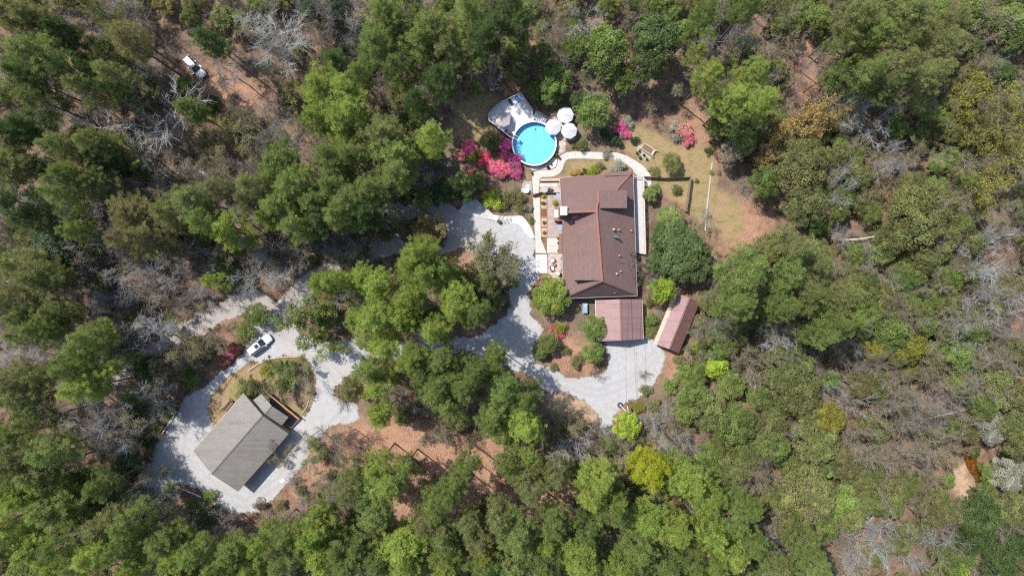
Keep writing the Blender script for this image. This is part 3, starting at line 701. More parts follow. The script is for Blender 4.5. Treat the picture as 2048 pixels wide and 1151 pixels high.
# ------------------------------------------------------------------ pool
pc = W(1068.3, 286.5, 1.3); PR = 4.28; RIMW = .22
pool = thing("swimming_pool", "round above-ground pool of bright blue water with a white rim", "pool", (pc.x, pc.y, 0))
def ring(r0, r1, z0, z1, n=64):
    m = MB(); rr = []
    for k in range(n):
        a = 2 * math.pi * k / n; rr.append((math.cos(a), math.sin(a)))
    vs = [(x * r0, y * r0, z0) for x, y in rr] + [(x * r1, y * r1, z0) for x, y in rr] + [(x * r0, y * r0, z1) for x, y in rr] + [(x * r1, y * r1, z1) for x, y in rr]
    fs = []
    for k in range(n):
        j = (k + 1) % n
        fs += [(k, j, n + j, n + k), (2 * n + k, 3 * n + k, 3 * n + j, 2 * n + j), (k, 2 * n + k, 2 * n + j, j), (n + k, n + j, 3 * n + j, 3 * n + k)]
    return m.add(vs, fs)
WALLM = pmat("pool_wall", (.72, .73, .75), (.66, .67, .70), 1.5, .5)
ring(PR - .06, PR, 0, 1.25).build("wall", WALLM, pool)
ring(PR - .08, PR + RIMW - .05, 1.25, 1.31).build("rim", WHITE, pool)
lt = NT("liner_caustic_paint"); lv = lt.coord()
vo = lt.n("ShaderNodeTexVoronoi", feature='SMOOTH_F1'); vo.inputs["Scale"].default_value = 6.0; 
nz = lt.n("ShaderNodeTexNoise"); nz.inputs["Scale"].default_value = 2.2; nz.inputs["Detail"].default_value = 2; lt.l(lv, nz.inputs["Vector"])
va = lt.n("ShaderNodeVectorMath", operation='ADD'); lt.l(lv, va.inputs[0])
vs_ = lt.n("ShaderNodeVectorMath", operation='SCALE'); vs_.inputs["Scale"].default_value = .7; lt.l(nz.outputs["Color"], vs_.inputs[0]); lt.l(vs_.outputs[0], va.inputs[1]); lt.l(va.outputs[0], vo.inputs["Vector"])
lt.principled(lt.ramp(vo.outputs["Distance"], [(0.10, (.08, .30, .47)), (0.34, (.15, .40, .55)), (0.58, (.36, .55, .62))]), .6, None)  # blue mottle paints the water's caustic light into the liner colour
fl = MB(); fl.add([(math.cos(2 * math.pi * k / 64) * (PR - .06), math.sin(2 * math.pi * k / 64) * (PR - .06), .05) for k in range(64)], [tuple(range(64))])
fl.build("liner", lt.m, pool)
lw = MB(); lw.loft([[(math.cos(2 * math.pi * k / 64) * (PR - .065), math.sin(2 * math.pi * k / 64) * (PR - .065), z) for k in range(64)] for z in (.05, 1.24)], False)
lw.build("liner_side", pmat("liner_blue", (.03, .20, .46), (.025, .17, .42), 1, .6, 0), pool)
wm = NT("pool_water"); tb = wm.n("ShaderNodeBsdfTransparent"); tb.inputs[0].default_value = (.66, .93, 1, 1)
gl = wm.n("ShaderNodeBsdfGlossy"); gl.inputs["Roughness"].default_value = .06
bp = wm.n("ShaderNodeBump"); bp.inputs["Strength"].default_value = .25; bp.inputs["Distance"].default_value = .05
wm.l(wm.noise(wm.coord(), 3.0, 3), bp.inputs["Height"]); wm.l(bp.outputs[0], gl.inputs["Normal"])
fr = wm.n("ShaderNodeFresnel"); fr.inputs[0].default_value = 1.33; wm.l(bp.outputs[0], fr.inputs["Normal"])
mxs = wm.n("ShaderNodeMixShader"); wm.l(fr.outputs[0], mxs.inputs[0]); wm.l(tb.outputs[0], mxs.inputs[1]); wm.l(gl.outputs[0], mxs.inputs[2]); wm.l(mxs.outputs[0], wm.out.inputs[0])
ws_ = MB(); ws_.add([(math.cos(2 * math.pi * k / 64) * (PR - .07), math.sin(2 * math.pi * k / 64) * (PR - .07), 1.1) for k in range(64)], [tuple(range(64))])
ws_.build("water", wm.m, pool)
MB().cyl((.3, 3.0), .17, .06, .16, 12).build("drain", pmat("drain_dark", (.02, .1, .2)), pool)
# ladder standing in the pool
lp = W(1033, 277, 1.3); lad = thing("pool_ladder", "white pool ladder where the deck meets the pool", "ladder", (lp.x, lp.y, 0), math.radians(-35))
for s in (-.28, .28): MB().tube([(-.55, s, 1.25), (-.5, s, 1.9), (0, s, 2.05), (.4, s, 1.8), (.75, s, .2)], .035, 6).build("side_rail", WHITE, lad)
for k in range(4): MB().box((.44 + k * .1, 0, 1.45 - k * .36), (.2, .56, .04)).build("step", WHITE, lad)
# skimmer float
fp = W(1113 - 5, 297, 1.1); fo = MB().cyl((0, 0), .1, -.02, .08, 10, .06).build("chlorine_float", pmat("float_blue", (.02, .12, .35)), None); fo.location = (fp.x, fp.y, 1.12)
tag(fo, "tiny dark blue float near the pool rim on the house side", "float")

# pool deck
DZ = 1.24
dpoly = [(1022, 277), (978.5, 243), (977, 231), (986.5, 219.5), (1004, 205.5), (1042, 188), (1066, 223.5), (1068, 241)]
dk3 = [W(x, y, DZ) for x, y in dpoly]
ctr = Vector((pc.x, pc.y, DZ)); 
def arc(a0, a1, n=14): return [ctr + Vector((math.cos(a0 + (a1 - a0) * k / n), math.sin(a0 + (a1 - a0) * k / n), 0)) * (PR + .19) for k in range(n + 1)]
a0 = math.atan2(dk3[-1].y - pc.y, dk3[-1].x - pc.x); a1 = math.atan2(dk3[0].y - pc.y, dk3[0].x - pc.x)
outl = dk3[1:-1] + arc(a0, a1)
deck = thing("pool_deck", "raised pale grey wooden deck with railings curving around the pool", "deck", (dk3[4].x, dk3[4].y, 0))
D0 = (dk3[4].x, dk3[4].y, 0)
PDK = pmat("pale_deck_board", (.62, .615, .62), (.54, .54, .55), 1.5, .8)
MB().prism([(p.x, p.y) for p in outl], DZ - .22, DZ - .045).build("deck_frame", pmat("deck_frame", (.2, .18, .17)), deck, D0)
# boards cut to the outline (one by one)
du = (dk3[5] - dk3[4]).normalized(); dv = Vector((-du.y, du.x, 0)); O2 = [((p - dk3[4]).dot(du), (p - dk3[4]).dot(dv)) for p in outl]
vmin, vmax = min(q[1] for q in O2), max(q[1] for q in O2); bwid = .15; v = vmin
while v < vmax:
    vc = v + bwid / 2; xs = []
    for i in range(len(O2)):
        (xa, ya), (xb, yb) = O2[i], O2[(i + 1) % len(O2)]
        if (ya > vc) != (yb > vc): xs.append(xa + (vc - ya) * (xb - xa) / (yb - ya))
    xs.sort()
    for k in range(0, len(xs) - 1, 2):
        if xs[k + 1] - xs[k] < .15: continue
        p = dk3[4] + du * xs[k] + dv * vc; q = dk3[4] + du * xs[k + 1] + dv * vc
        MB().bar(p - Vector((0, 0, .02)), q - Vector((0, 0, .02)), bwid - .012, .04).build("plank", PDK, deck, D0)
    v += bwid
railp = [dk3[0], dk3[1], dk3[2], dk3[3], dk3[4], dk3[5], dk3[6]]
RAILM = pmat("rail_grey", (.56, .54, .52), (.45, .43, .41), 2)
bl = MB()
for a, b in zip(railp, railp[1:]):
    for z in (.95, .15): MB().bar(a + Vector((0, 0, z)), b + Vector((0, 0, z)), .13 if z > .5 else .06, .045).build("rail", RAILM, deck, D0)
    L = (b - a).length
    for i in range(max(1, round(L / 1.5))):
        p = a.lerp(b, i / max(1, round(L / 1.5))); MB().box((p.x, p.y, .62 + .5), (.11, .11, 2.25)).build("post", RAILM, deck, D0)
    for i in range(int(L / .13)):
        p = a.lerp(b, (i + .5) * .13 / L); bl.box((p.x, p.y, DZ + .55), (.04, .04, .8))
tag(bl.build("baluster", RAILM, deck, D0), kind="stuff")
# stair of the deck
sa, sb = W(1068, 232, .6), W(1092, 243, .1)
stp = thing("deck_stair", "wooden stair with balustrades leading down from the pool deck", "stairs", (sa.x, sa.y, 0))
sdv = Vector((sb.x - sa.x, sb.y - sa.y, 0)); sl = sdv.length; sdn = sdv.normalized(); sn_ = Vector((-sdn.y, sdn.x, 0))
for i in range(6):
    c = Vector((sa.x, sa.y, 0)) + sdn * (sl * (i + .5) / 6); z = DZ - .05 - i * .19
    MB().box((c.x, c.y, z), (sl / 6 - .02, 1.35, .05), math.atan2(sdn.y, sdn.x)).build("step", PDK, stp, (sa.x, sa.y, 0))
for s in (-.72, .72):
    p = Vector((sa.x, sa.y, DZ + .9)) + sn_ * s; q = Vector((sb.x, sb.y, 1.0)) + sn_ * s
    MB().bar(p, q, .11, .05).build("rail", RAILM, stp, (sa.x, sa.y, 0))
    for i in range(9):
        c = p.lerp(q, (i + .5) / 9); MB().box((c.x, c.y, c.z - .45), (.05, .05, .9)).build("baluster", WHITE, stp, (sa.x, sa.y, 0))
# umbrellas
CANV = leaf_mat("umbrella_canvas", .12, 0, lo=1.0, hi=1.0)
def umbrella(px, py, z, r, n, label, color, rot=0.0, tilt=0.0):
    c = W(px, py, z); base = z - 2.55; r *= .91
    t = thing("patio_umbrella", label, "umbrella", (c.x, c.y, base), rot, "umbrellas around the pool")
    m = MB()
    rim = [(r * math.cos(2 * math.pi * k / n), r * math.sin(2 * math.pi * k / n), 2.1) for k in range(n)]
    for k in range(n):
        j = (k + 1) % n; m2 = [(0, 0, 2.62), rim[k], rim[j]]
        g = MB().add([m2[0], m2[1], m2[2], (m2[1][0], m2[1][1], 1.98), (m2[2][0], m2[2][1], 1.98)], [(0, 1, 2), (1, 3, 4, 2)])
        o = g.build("canopy_panel", CANV, t); s = 1.0 - .09 * (k % 2); o.color = (color[0] * s, color[1] * s, color[2] * s, 1)
    rb = MB()
    for k in range(n): rb.bar((0, 0, 2.60), (rim[k][0], rim[k][1], 2.085), .03, .03)
    rb.build("rib", pmat("umbrella_frame", (.3, .3, .3)), t)
    MB().cyl((0, 0), .03, .05, 2.75, 8).build("pole", pmat("umbrella_frame", (.3,) * 3), t)
    MB().cyl((0, 0), .07, 2.6, 2.76, 8, .03).build("finial", pmat("finial_grey", (.5,) * 3), t)
    MB().cyl((0, 0), .32, 0, .1, 14, .25).build("base", pmat("umbrella_base", (.12,) * 3), t)
    t.rotation_euler = (tilt, 0, rot); return t
umbrella(1106.5, 253, 2.65, 1.78, 8, "white octagonal umbrella overlapping the pool rim", (.45, .45, .46), .39)
umbrella(1138.5, 260.5, 2.65, 1.78, 8, "white octagonal umbrella nearest the garden path", (.45, .45, .46), .2)
umbrella(1131, 229, 2.65, 1.85, 8, "white umbrella half hidden under the feathery tree", (.48, .49, .51), .1)
umbrella(1006, 238, 3.75, 1.75, 6, "beige six-sided umbrella standing on the pool deck", (.36, .33, .325), .42)

# deck and patio furniture
DKF = pmat("dark_weave", (.035, .04, .05), (.05, .05, .06), 6, .7); CUSH = pmat("pale_cushion", (.68, .66, .62), (.62, .6, .57), 3, .9)
def lounger(px, py, z, rz, label, mat, cush):
    c = W(px, py, z); t = thing("sun_lounger", label, "lounger", (c.x, c.y, z), rz, "loungers on the pool deck")
    MB().box((-.2, 0, .3), (1.25, .6, .06)).build("seat", mat, t)
    m = MB(); m.slab([(.42, -.3, .33), (.42, .3, .33), (.98, .3, .72), (.98, -.3, .72)], .05); m.build("backrest", mat, t)
    MB().box((-.2, 0, .36), (1.2, .52, .06)).build("cushion", cush, t)
    for x in (-.75, .35):
        for y in (-.27, .27): MB().box((x, y, .14), (.05, .05, .28)).build("leg", mat, t)
lounger(1020, 203, DZ, 2.1, "dark lounger on the shaded rim of the pool deck", DKF, DKF)
lounger(1034, 197, DZ, 2.1, "lounger with a bright blue towel in the far corner of the pool deck", DKF, pmat("blue_towel", (.02, .26, .75)))
def chair(px, py, z, rz, label, group, mat, cush=None, name="patio_chair", s=1.0):
    c = W(px, py, z); t = thing(name, label, "chair", (c.x, c.y, z), rz, group)
    MB().box((0, 0, .42), (.6 * s, .62 * s, .1)).build("seat", cush or mat, t)
    m = MB(); m.box((-.3 * s, 0, .68), (.09, .64 * s, .5)); m.build("backrest", mat, t)
    for y in (-.34, .34): MB().box((0, y * s, .56), (.6 * s, .07, .06)).build("armrest", mat, t)
    for x in (-.26, .26):
        for y in (-.3, .3): MB().box((x * s, y * s, .19), (.06, .06, .38)).build("leg", mat, t)
    return t
chair(998, 255, DZ, .7, "white deck chair on the pool deck beside the lower railing", "white chairs on the pool deck", WHITE)
chair(1006, 260.5, DZ, .7, "white deck chair next to the flower pot on the pool deck", "white chairs on the pool deck", WHITE)
chair(1020, 268, DZ, 2.2, "black chair at the deck end by the pool ladder", None, DKF)
chair(1104.5, 520, .07, -2.6, "cream armchair nearest the front walk on the seating patio", "cream armchairs on the seating patio", DKF, CUSH, s=1.25)
chair(1104, 536.5, .07, .2, "cream armchair nearest the round clipped tree on the seating patio", "cream armchairs on the seating patio", DKF, CUSH, s=1.25)
chair(1116, 547, .07, 2.8, "cream armchair against the house wall on the seating patio", "cream armchairs on the seating patio", DKF, CUSH, s=1.1)
def table(px, py, z, r, label, mat, h=.72):
    c = W(px, py, z + h); t = thing("round_table", label, "table", (c.x, c.y, z))
    MB().cyl((0, 0), r, h - .04, h, 24).build("tabletop", mat, t); MB().cyl((0, 0), .06, .04, h - .04, 8).build("stem", DKF, t); MB().cyl((0, 0), r * .45, 0, .04, 16).build("foot", DKF, t)
table(1053, 380.5, .05, .55, "round pale table on the grey slab patio below the pool", pmat("pale_glass", (.55, .60, .64), None, 1, .2))
table(1108.5, 529, .07, .38, "small brown round table between the cream armchairs", pmat("brown_table", (.22, .16, .11)), .5)
table(1092, 380.5, .05, .35, "little grey bistro table on the flower terrace", pmat("bistro_grey", (.32, .38, .38)))
chair(1099, 380, .05, .4, "dark bistro chair on the flower terrace", None, DKF)
gp = W(1170, 616, .9); q = thing("storage_box", "pale blue storage box in the shade between the house and the carport", "box", (gp.x, gp.y, 0))
MB().box((0, 0, .42), (.85, 1.85, .84)).build("body", pmat("box_blue", (.16, .27, .36)), q); MB().box((0, 0, .88), (.95, 1.95, .09)).build("lid", pmat("lid_blue", (.22, .36, .46)), q); MB().cyl((.15, .6), .16, .925, 1.0, 12).build("hatch", WHITE, q)

# plant pots and planter beds
def leaf_tris(P, N, size, rg, flat=.5, aspect=.55):
    """rhombic leaves at points P with mean normals N"""
    n = len(P); nr = N + rg.normal(0, flat, (n, 3)); nr /= np.linalg.norm(nr, axis=1)[:, None] + 1e-9
    t = np.cross(nr, rg.normal(0, 1, (n, 3))); t /= np.linalg.norm(t, axis=1)[:, None] + 1e-9
    b = np.cross(nr, t); s = (size * rg.uniform(.65, 1.35, n))[:, None]
    return np.stack([P - t * s * .5, P + b * s * aspect * .5, P + t * s * .5, P - b * s * aspect * .5], 1)
LEAF = leaf_mat("leaf", .42, lo=.5, hi=1.5); LEAFG = leaf_mat("glossy_leaf", .25, .005, .35); NEED = leaf_mat("pine_needle", .42, lo=.55, hi=1.55); FLOW = leaf_mat("petal", .3, lo=.8, hi=1.2)
BARK = bark_mat("bark"); 
TERRA = pmat("terracotta", (.36, .16, .09), (.28, .12, .07), 3)
def mini_plant(seed, r, n, size):
    rg = np.random.RandomState(seed); d = rg.normal(0, 1, (n, 3)); d[:, 2] = np.abs(d[:, 2]); d /= np.linalg.norm(d, axis=1)[:, None]
    P = d * (r * rg.uniform(.55, 1.0, n))[:, None]; P[:, 2] *= .9
    return fast_mesh("pot_foliage", leaf_tris(P, d, size, rg), 4, LEAF, rg.rand(n), rg.rand(n))
MINI = [mini_plant(i, .5, 260, .16) for i in range(3)]
def pot(px, py, z, r, label, color, potmat=TERRA, h=.4, pr=.22):
    c = W(px, py, z + h); t = thing("potted_plant", label, "potted plant", (c.x, c.y, z), R.uniform(0, 6), "potted plants around the house")
    MB().cyl((0, 0), pr * .75, 0, h, 12, pr).build("pot", potmat, t)
    f = link("foliage", R.choice(MINI), t, (0, 0, h), None, color); f.scale = (r / .5,) * 3
pot(1110, 405.5, .07, .62, "round yellow-green bush in a pot by the chimney", (.30, .30, .035))
pot(1013, 261.5, DZ, .28, "red flower pot among the white chairs on the pool deck", (.34, .10, .05))
pot(1115, 475, .07, .28, "yellow potted plant where the front walk meets the house patio", (.42, .32, .03))
pot(1116, 485.5, .07, .22, "small grey-green potted plant beside the front door", (.2, .2, .12))
pot(1116.5, 500.5, .07, .32, "yellow potted plant at the lower corner of the front walk", (.42, .33, .03))
pot(1112.5, 309.5, .065, .42, "green potted shrub on the pebbles between pool and patio", (.13, .2, .04))
pot(1119, 316, .065, .3, "dark spiky potted plant beside the pool path bend", (.07, .08, .05))
pot(1102, 327.5, .035, .25, "small potted plant in the middle of the white pebbles", (.1, .12, .05))
pot(1093, 331, .035, .22, "pot of orange flowers on the pebbles by the pool", (.5, .2, .08))
pot(1096.5, 335, .035, .38, "black pot with a dark plant on the pebble bed", (.025, .025, .03), DKF)
pot(1064, 347, .07, .28, "dark red potted plant at the outer bend of the garden path", (.16, .08, .07))
pot(1279, 302, .05, .26, "dark pot nearest the raised bed on the mossy paving", (.07, .06, .05), DKF)
pot(1288, 310, .05, .25, "black round pot in the middle of the mossy paving", (.03, .03, .035), DKF)
pot(1280, 315, .05, .36, "largest dark pot beside the curved path on the mossy paving", (.08, .1, .07), DKF)
pot(1293.5, 318, .05, .3, "grey pot at the corner of the mossy paving", (.1, .13, .12), DKF)
pot(1274, 306, .05, .28, "dark pot in the shade of the white-leaved shrubs", (.06, .08, .09), DKF)
pot(1104, 379, .05, .26, "small plant beside the bistro chair on the flower terrace", (.2, .2, .12))
pot(1086.5, 393, .07, .42, "lime green potted plant by the dark garden gate", (.26, .36, .04))
BED = pmat("mulch", (.20, .085, .06), (.14, .06, .045), 4, .95, .6); PB = pmat("pale_soil", (.50, .34, .22), (.42, .28, .18), 3, .95, .5)
for i, (y0, y1, soil, lab, pl) in enumerate([(396, 417, PB, "brick edged planting bed nearest the garden gate", (.12, .10, .06)), (418.5, 434, BED, "planting bed filled with red mulch between the brick edged beds", None), (435.5, 453.5, PB, "brick edged bed with a spiky plant, between red mulch and the lowest bed", (.14, .11, .06)), (455.5, 474, PB, "brick edged bed with a leafy green plant beside the front walk", (.10, .14, .04))]):
    x0, x1 = 1081.3 + i * .25, 1093.8 + i * .2
    a, b = W(x0, y0), W(x1, y1); t = thing("planting_bed", lab, "planter", ((a.x + b.x) / 2, (a.y + b.y) / 2, 0), 0, "planting beds beside the front walk")
    hx, hy = abs(b.x - a.x) / 2, abs(b.y - a.y) / 2
    MB().box((0, 0, .05), (hx * 2 - .2, hy * 2 - .2, .14)).build("soil", soil, t)
    EDG = pmat("edging_brick", (.50, .27, .18), (.42, .22, .15), 4); bm_ = None
    for sx, sy, L, horiz in ((0, -hy, hx * 2, 1), (0, hy, hx * 2, 1), (-hx, 0, hy * 2 - .2, 0), (hx, 0, hy * 2 - .2, 0)):
        k = max(2, int(L / .24))
        for q in range(k):
            u = (q + .5) / k * L - L / 2; loc = (sx + (u if horiz else 0), sy + (0 if horiz else u), .08)
            if bm_ is None: o = MB().box((0, 0, 0), (.215, .1, .16)).build("brick", EDG, t); bm_ = o.data
            else: o = link("brick", bm_, t)
            o.location = loc; o.rotation_euler = (0, 0, 0 if horiz else math.pi / 2)
    if pl: f = link("plant", MINI[i % 3], t, (.05, -.1, .1), i, pl); f.scale = (.9, .9, .8)
# raised vegetable bed
rb0 = W(1297, 299, .5); rbd = thing("raised_bed", "timber raised garden bed with dark soil beyond the curved path", "raised bed", (rb0.x, rb0.y, 0), math.radians(-33))
TIM = pmat("raw_timber", (.42, .33, .25), (.34, .26, .19), 3)
MB().box((-.1, 0, .22), (2.3, 1.05, .44)).build("soil", pmat("garden_soil", (.13, .085, .06), (.2, .14, .1), 5, .95, .8), rbd)
for y in (-.62, .62): MB().box((0, y, .28), (3.0, .2, .56)).build("board", TIM, rbd)
for x in (-1.38, 1.2): MB().box((x, 0, .28), (.22, 1.04, .55)).build("board", TIM, rbd)
MB().box((1.02, .05, .48), (.14, .9, .08)).build("board", WHITE, rbd)
for x in (-1.5, 1.55):
    for y in (-.72, .72): MB().box((x, y, .32), (.14, .14, .64)).build("post", TIM, rbd)

# ------------------------------------------------------------------ fences, walls, edgings
def fence(name, label, pts, h, mat, nb=None, cat="fence", board=.14, gap=.03):
    P = [W(*p) for p in pts]; t = thing(name, label, cat, P[0]); c0 = P[0]; k = 0
    for a, b in zip(P, P[1:]):
        L = (b - a).length; n = max(1, int(L / (board + gap))); rz = math.atan2(b.y - a.y, b.x - a.x)
        for i in range(n):
            p = a.lerp(b, (i + .5) / n); MB().box((p.x, p.y, h / 2 + R.uniform(-.02, .02)), (board, .025, h), rz).build("slat", mat, t, c0)
        for z in (.3, h - .25): MB().bar(a + Vector((.03, .03, z)), b + Vector((.03, .03, z)), .05, .09).build("rail", mat, t, c0)
        m = max(1, round(L / 2.2))
        for i in range(m + 1): p = a.lerp(b, i / m); MB().box((p.x, p.y, h / 2 + .08), (.13, .13, h + .16), rz).build("post", mat, t, c0)
FD = pmat("dark_fence_wood", (.16, .135, .11), (.11, .09, .075), 3); FL = pmat("grey_fence_wood", (.34, .29, .22), (.26, .22, .17), 3)
fence("wooden_fence", "dark board fence across the garden from the boardwalk to the lawn", [(1288, 355.5), (1330, 358), (1378, 356)], 1.4, FD)
fence("wooden_fence", "weathered brown board fence standing on the lawn beside the shrubs", [(1378, 357.5), (1374, 390), (1369, 423)], 1.8, FL)
fence("wooden_fence", "low dark fence along the lower edge of the flower terrace", [(1090, 386.5), (1120, 386)], .9, FD)
fence("garden_gate", "dark wooden garden gate across the front walk", [(1066, 391.5), (1083, 385)], 1.1, FD, cat="gate")
def log_edge(name, label, pts, w, h, mat, cat, z=0.0, seg=2.4):
    P = [W(*p) for p in pts]; t = thing(name, label, cat, P[0])
    for a, b in zip(P, P[1:]):
        n = max(1, round((b - a).length / seg))
        for i in range(n):
            p, q = a.lerp(b, i / n), a.lerp(b, (i + .985) / n); MB().bar(p + Vector((0, 0, z + h / 2)), q + Vector((0, 0, z + h / 2)), w, h).build("timber", mat, t, P[0])
TIM2 = pmat("old_timber", (.42, .31, .21), (.33, .23, .15), 2)
log_edge("timber_edging", "timber edging around the lawn island above the garage", [(497, 741), (517, 727), (534, 719), (560, 714), (600, 712), (616, 718)], .28, .26, TIM2, "edging")
log_edge("timber_edging", "rust-brown edging at the lawn corner beside the garage wall", [(463, 755), (420, 815), (428, 842), (434, 850)], .16, .12, pmat("rust_edge", (.36, .19, .12)), "edging")
log_edge("timber_edging", "long pale timber edging running down the lawn", [(1424, 325), (1421, 350), (1417, 385), (1413, 420), (1410, 462)], .26, .2, pmat("bleached_timber", (.42, .39, .36), (.32, .30, .28), 2), "edging", 0, 4.5)
log_edge("white_pipe_rail", "white pipe rail along the gravel where the bare tree stands", [(355, 821), (338, 848), (322, 872)], .13, .14, WHITE, "rail", .35, 6)
log_edge("white_pipe_rail", "white pipe rail in two pieces along the lower gravel verge", [(354, 971), (392, 986), (404, 992)], .15, .14, WHITE, "rail", .35, 4)
log_edge("garden_wall", "low rendered wall with a pale coping beside the porch landing", [(1081, 360.5), (1120, 360)], .45, .5, pmat("wall_cap", (.50, .40, .32)), "wall")
log_edge("timber_edging", "curved brown edging below the garden of the low trees", [(1104, 727), (1130, 738), (1158, 746), (1180, 751)], .16, .14, pmat("rust_edge", (.36, .19, .12)), "edging")
log_edge("timber_edging", "brown plank edging beside the deck where the garage lawn ends", [(620, 792), (614, 812), (600, 834)], .18, .16, TIM2, "edging")
# utility cover
uc = W(565, 961, .1); u = thing("utility_cover", "white tilted sheet lying on the gravel below the garage", "sheet", (uc.x, uc.y, .03), .6)
MB().box((0, 0, .05), (.9, .62, .06)).build("lid", WHITE, u); MB().box((0, 0, .01), (1.0, .72, .03)).build("frame", GUT, u)
# bench beside garage
bc = W(455, 811, .8); be = thing("garden_bench", "long dark wooden bench with white rails on the grass by the garage", "bench", (bc.x, bc.y, 0), math.atan2(43, 35) )
BRD = pmat("dark_red_wood", (.09, .05, .04), (.06, .035, .03), 4)
for y in (-.1, .1, .3): MB().box((0, y, .46), (2.5, .17, .05)).build("slat", BRD, be)
for z in (.62, .82): MB().box((0, -.34 , z), (2.5, .05, .15)).build("slat", BRD, be)
MB().box((0, .62, 1.0), (2.7, .07, .07)).build("rail", pmat('bleached_timber', (.5,)*3), be); MB().box((0, -.42, 1.0), (2.5, .12, .09)).build("rail", pmat("old_timber", (.4,) * 3), be)
for x in (-1.3, 1.3):
    MB().box((x, .1, .95), (.08, 1.1, .08)).build("armrest", BRD, be)
    for y in (-.38, .6): MB().box((x, y, .48), (.1, .1, .92)).build("leg", BRD, be)
# basketball goal
bg = W(1240, 809); g = thing("basketball_goal", "dark round base with a bent pale pole at the gravel edge by the bright bush", "basketball goal", bg)
tor = ring(.22, .55, 0, .32, 24); tor.build("base", DKF, g); MB().cyl((0, 0), .22, .02, .2, 16).build("base_cap", pmat("base_grey", (.35, .4, .4)), g)
MB().tube([(0, 0, .2), (.15, -.12, 1.2), (.75, -.75, 2.0), (1.3, -1.15, 2.5)], .06, 8).build("pole", WHITE, g)
MB().box((1.05, -.25, 2.9), (.06, 1.3, .9), .25).build("backboard", WHITE, g)
MB().bar((1.3, -1.15, 2.5), (1.1, -.35, 2.75), .06, .06).build("arm", GUT, g)
rim = ring(.2, .24, 2.62, 2.66, 16); rim.v = [(x + .78, y - .15, z) for x, y, z in rim.v]; rim.build("hoop", pmat("hoop_orange", (.5, .12, .03)), g)
# bucket / grill
gk = W(831, 820); q = thing("kettle_grill", "small blue-grey kettle grill in the clearing below the pines", "grill", gk)
MB().cyl((0, 0), .2, .45, .75, 14, .42).build("bowl", pmat("grill_blue", (.12, .16, .28), None, 3, .3), q); MB().cyl((0, 0), .42, .76, 1.0, 14, .12).build("lid", pmat("grill_lid", (.30, .36, .5), None, 3, .25), q)
for a in (0, 2.1, 4.2): MB().bar((.15 * math.cos(a), .15 * math.sin(a), .5), (.4 * math.cos(a), .4 * math.sin(a), 0), .04, .04).build("leg", DKF, q)
wbp = W(998, 443); q = thing("wheeled_bin", "round black bin at the edge of the concrete swale", "bin", wbp)
MB().cyl((0, 0), .3, 0, .8, 14, .36).build("body", DKF, q); MB().cyl((0, 0), .4, .8, .9, 14, .3).build("lid", pmat("bin_lid", (.06, .07, .07)), q); MB().box((-.36, 0, .72), (.08, .4, .05)).build("handle", DKF, q)

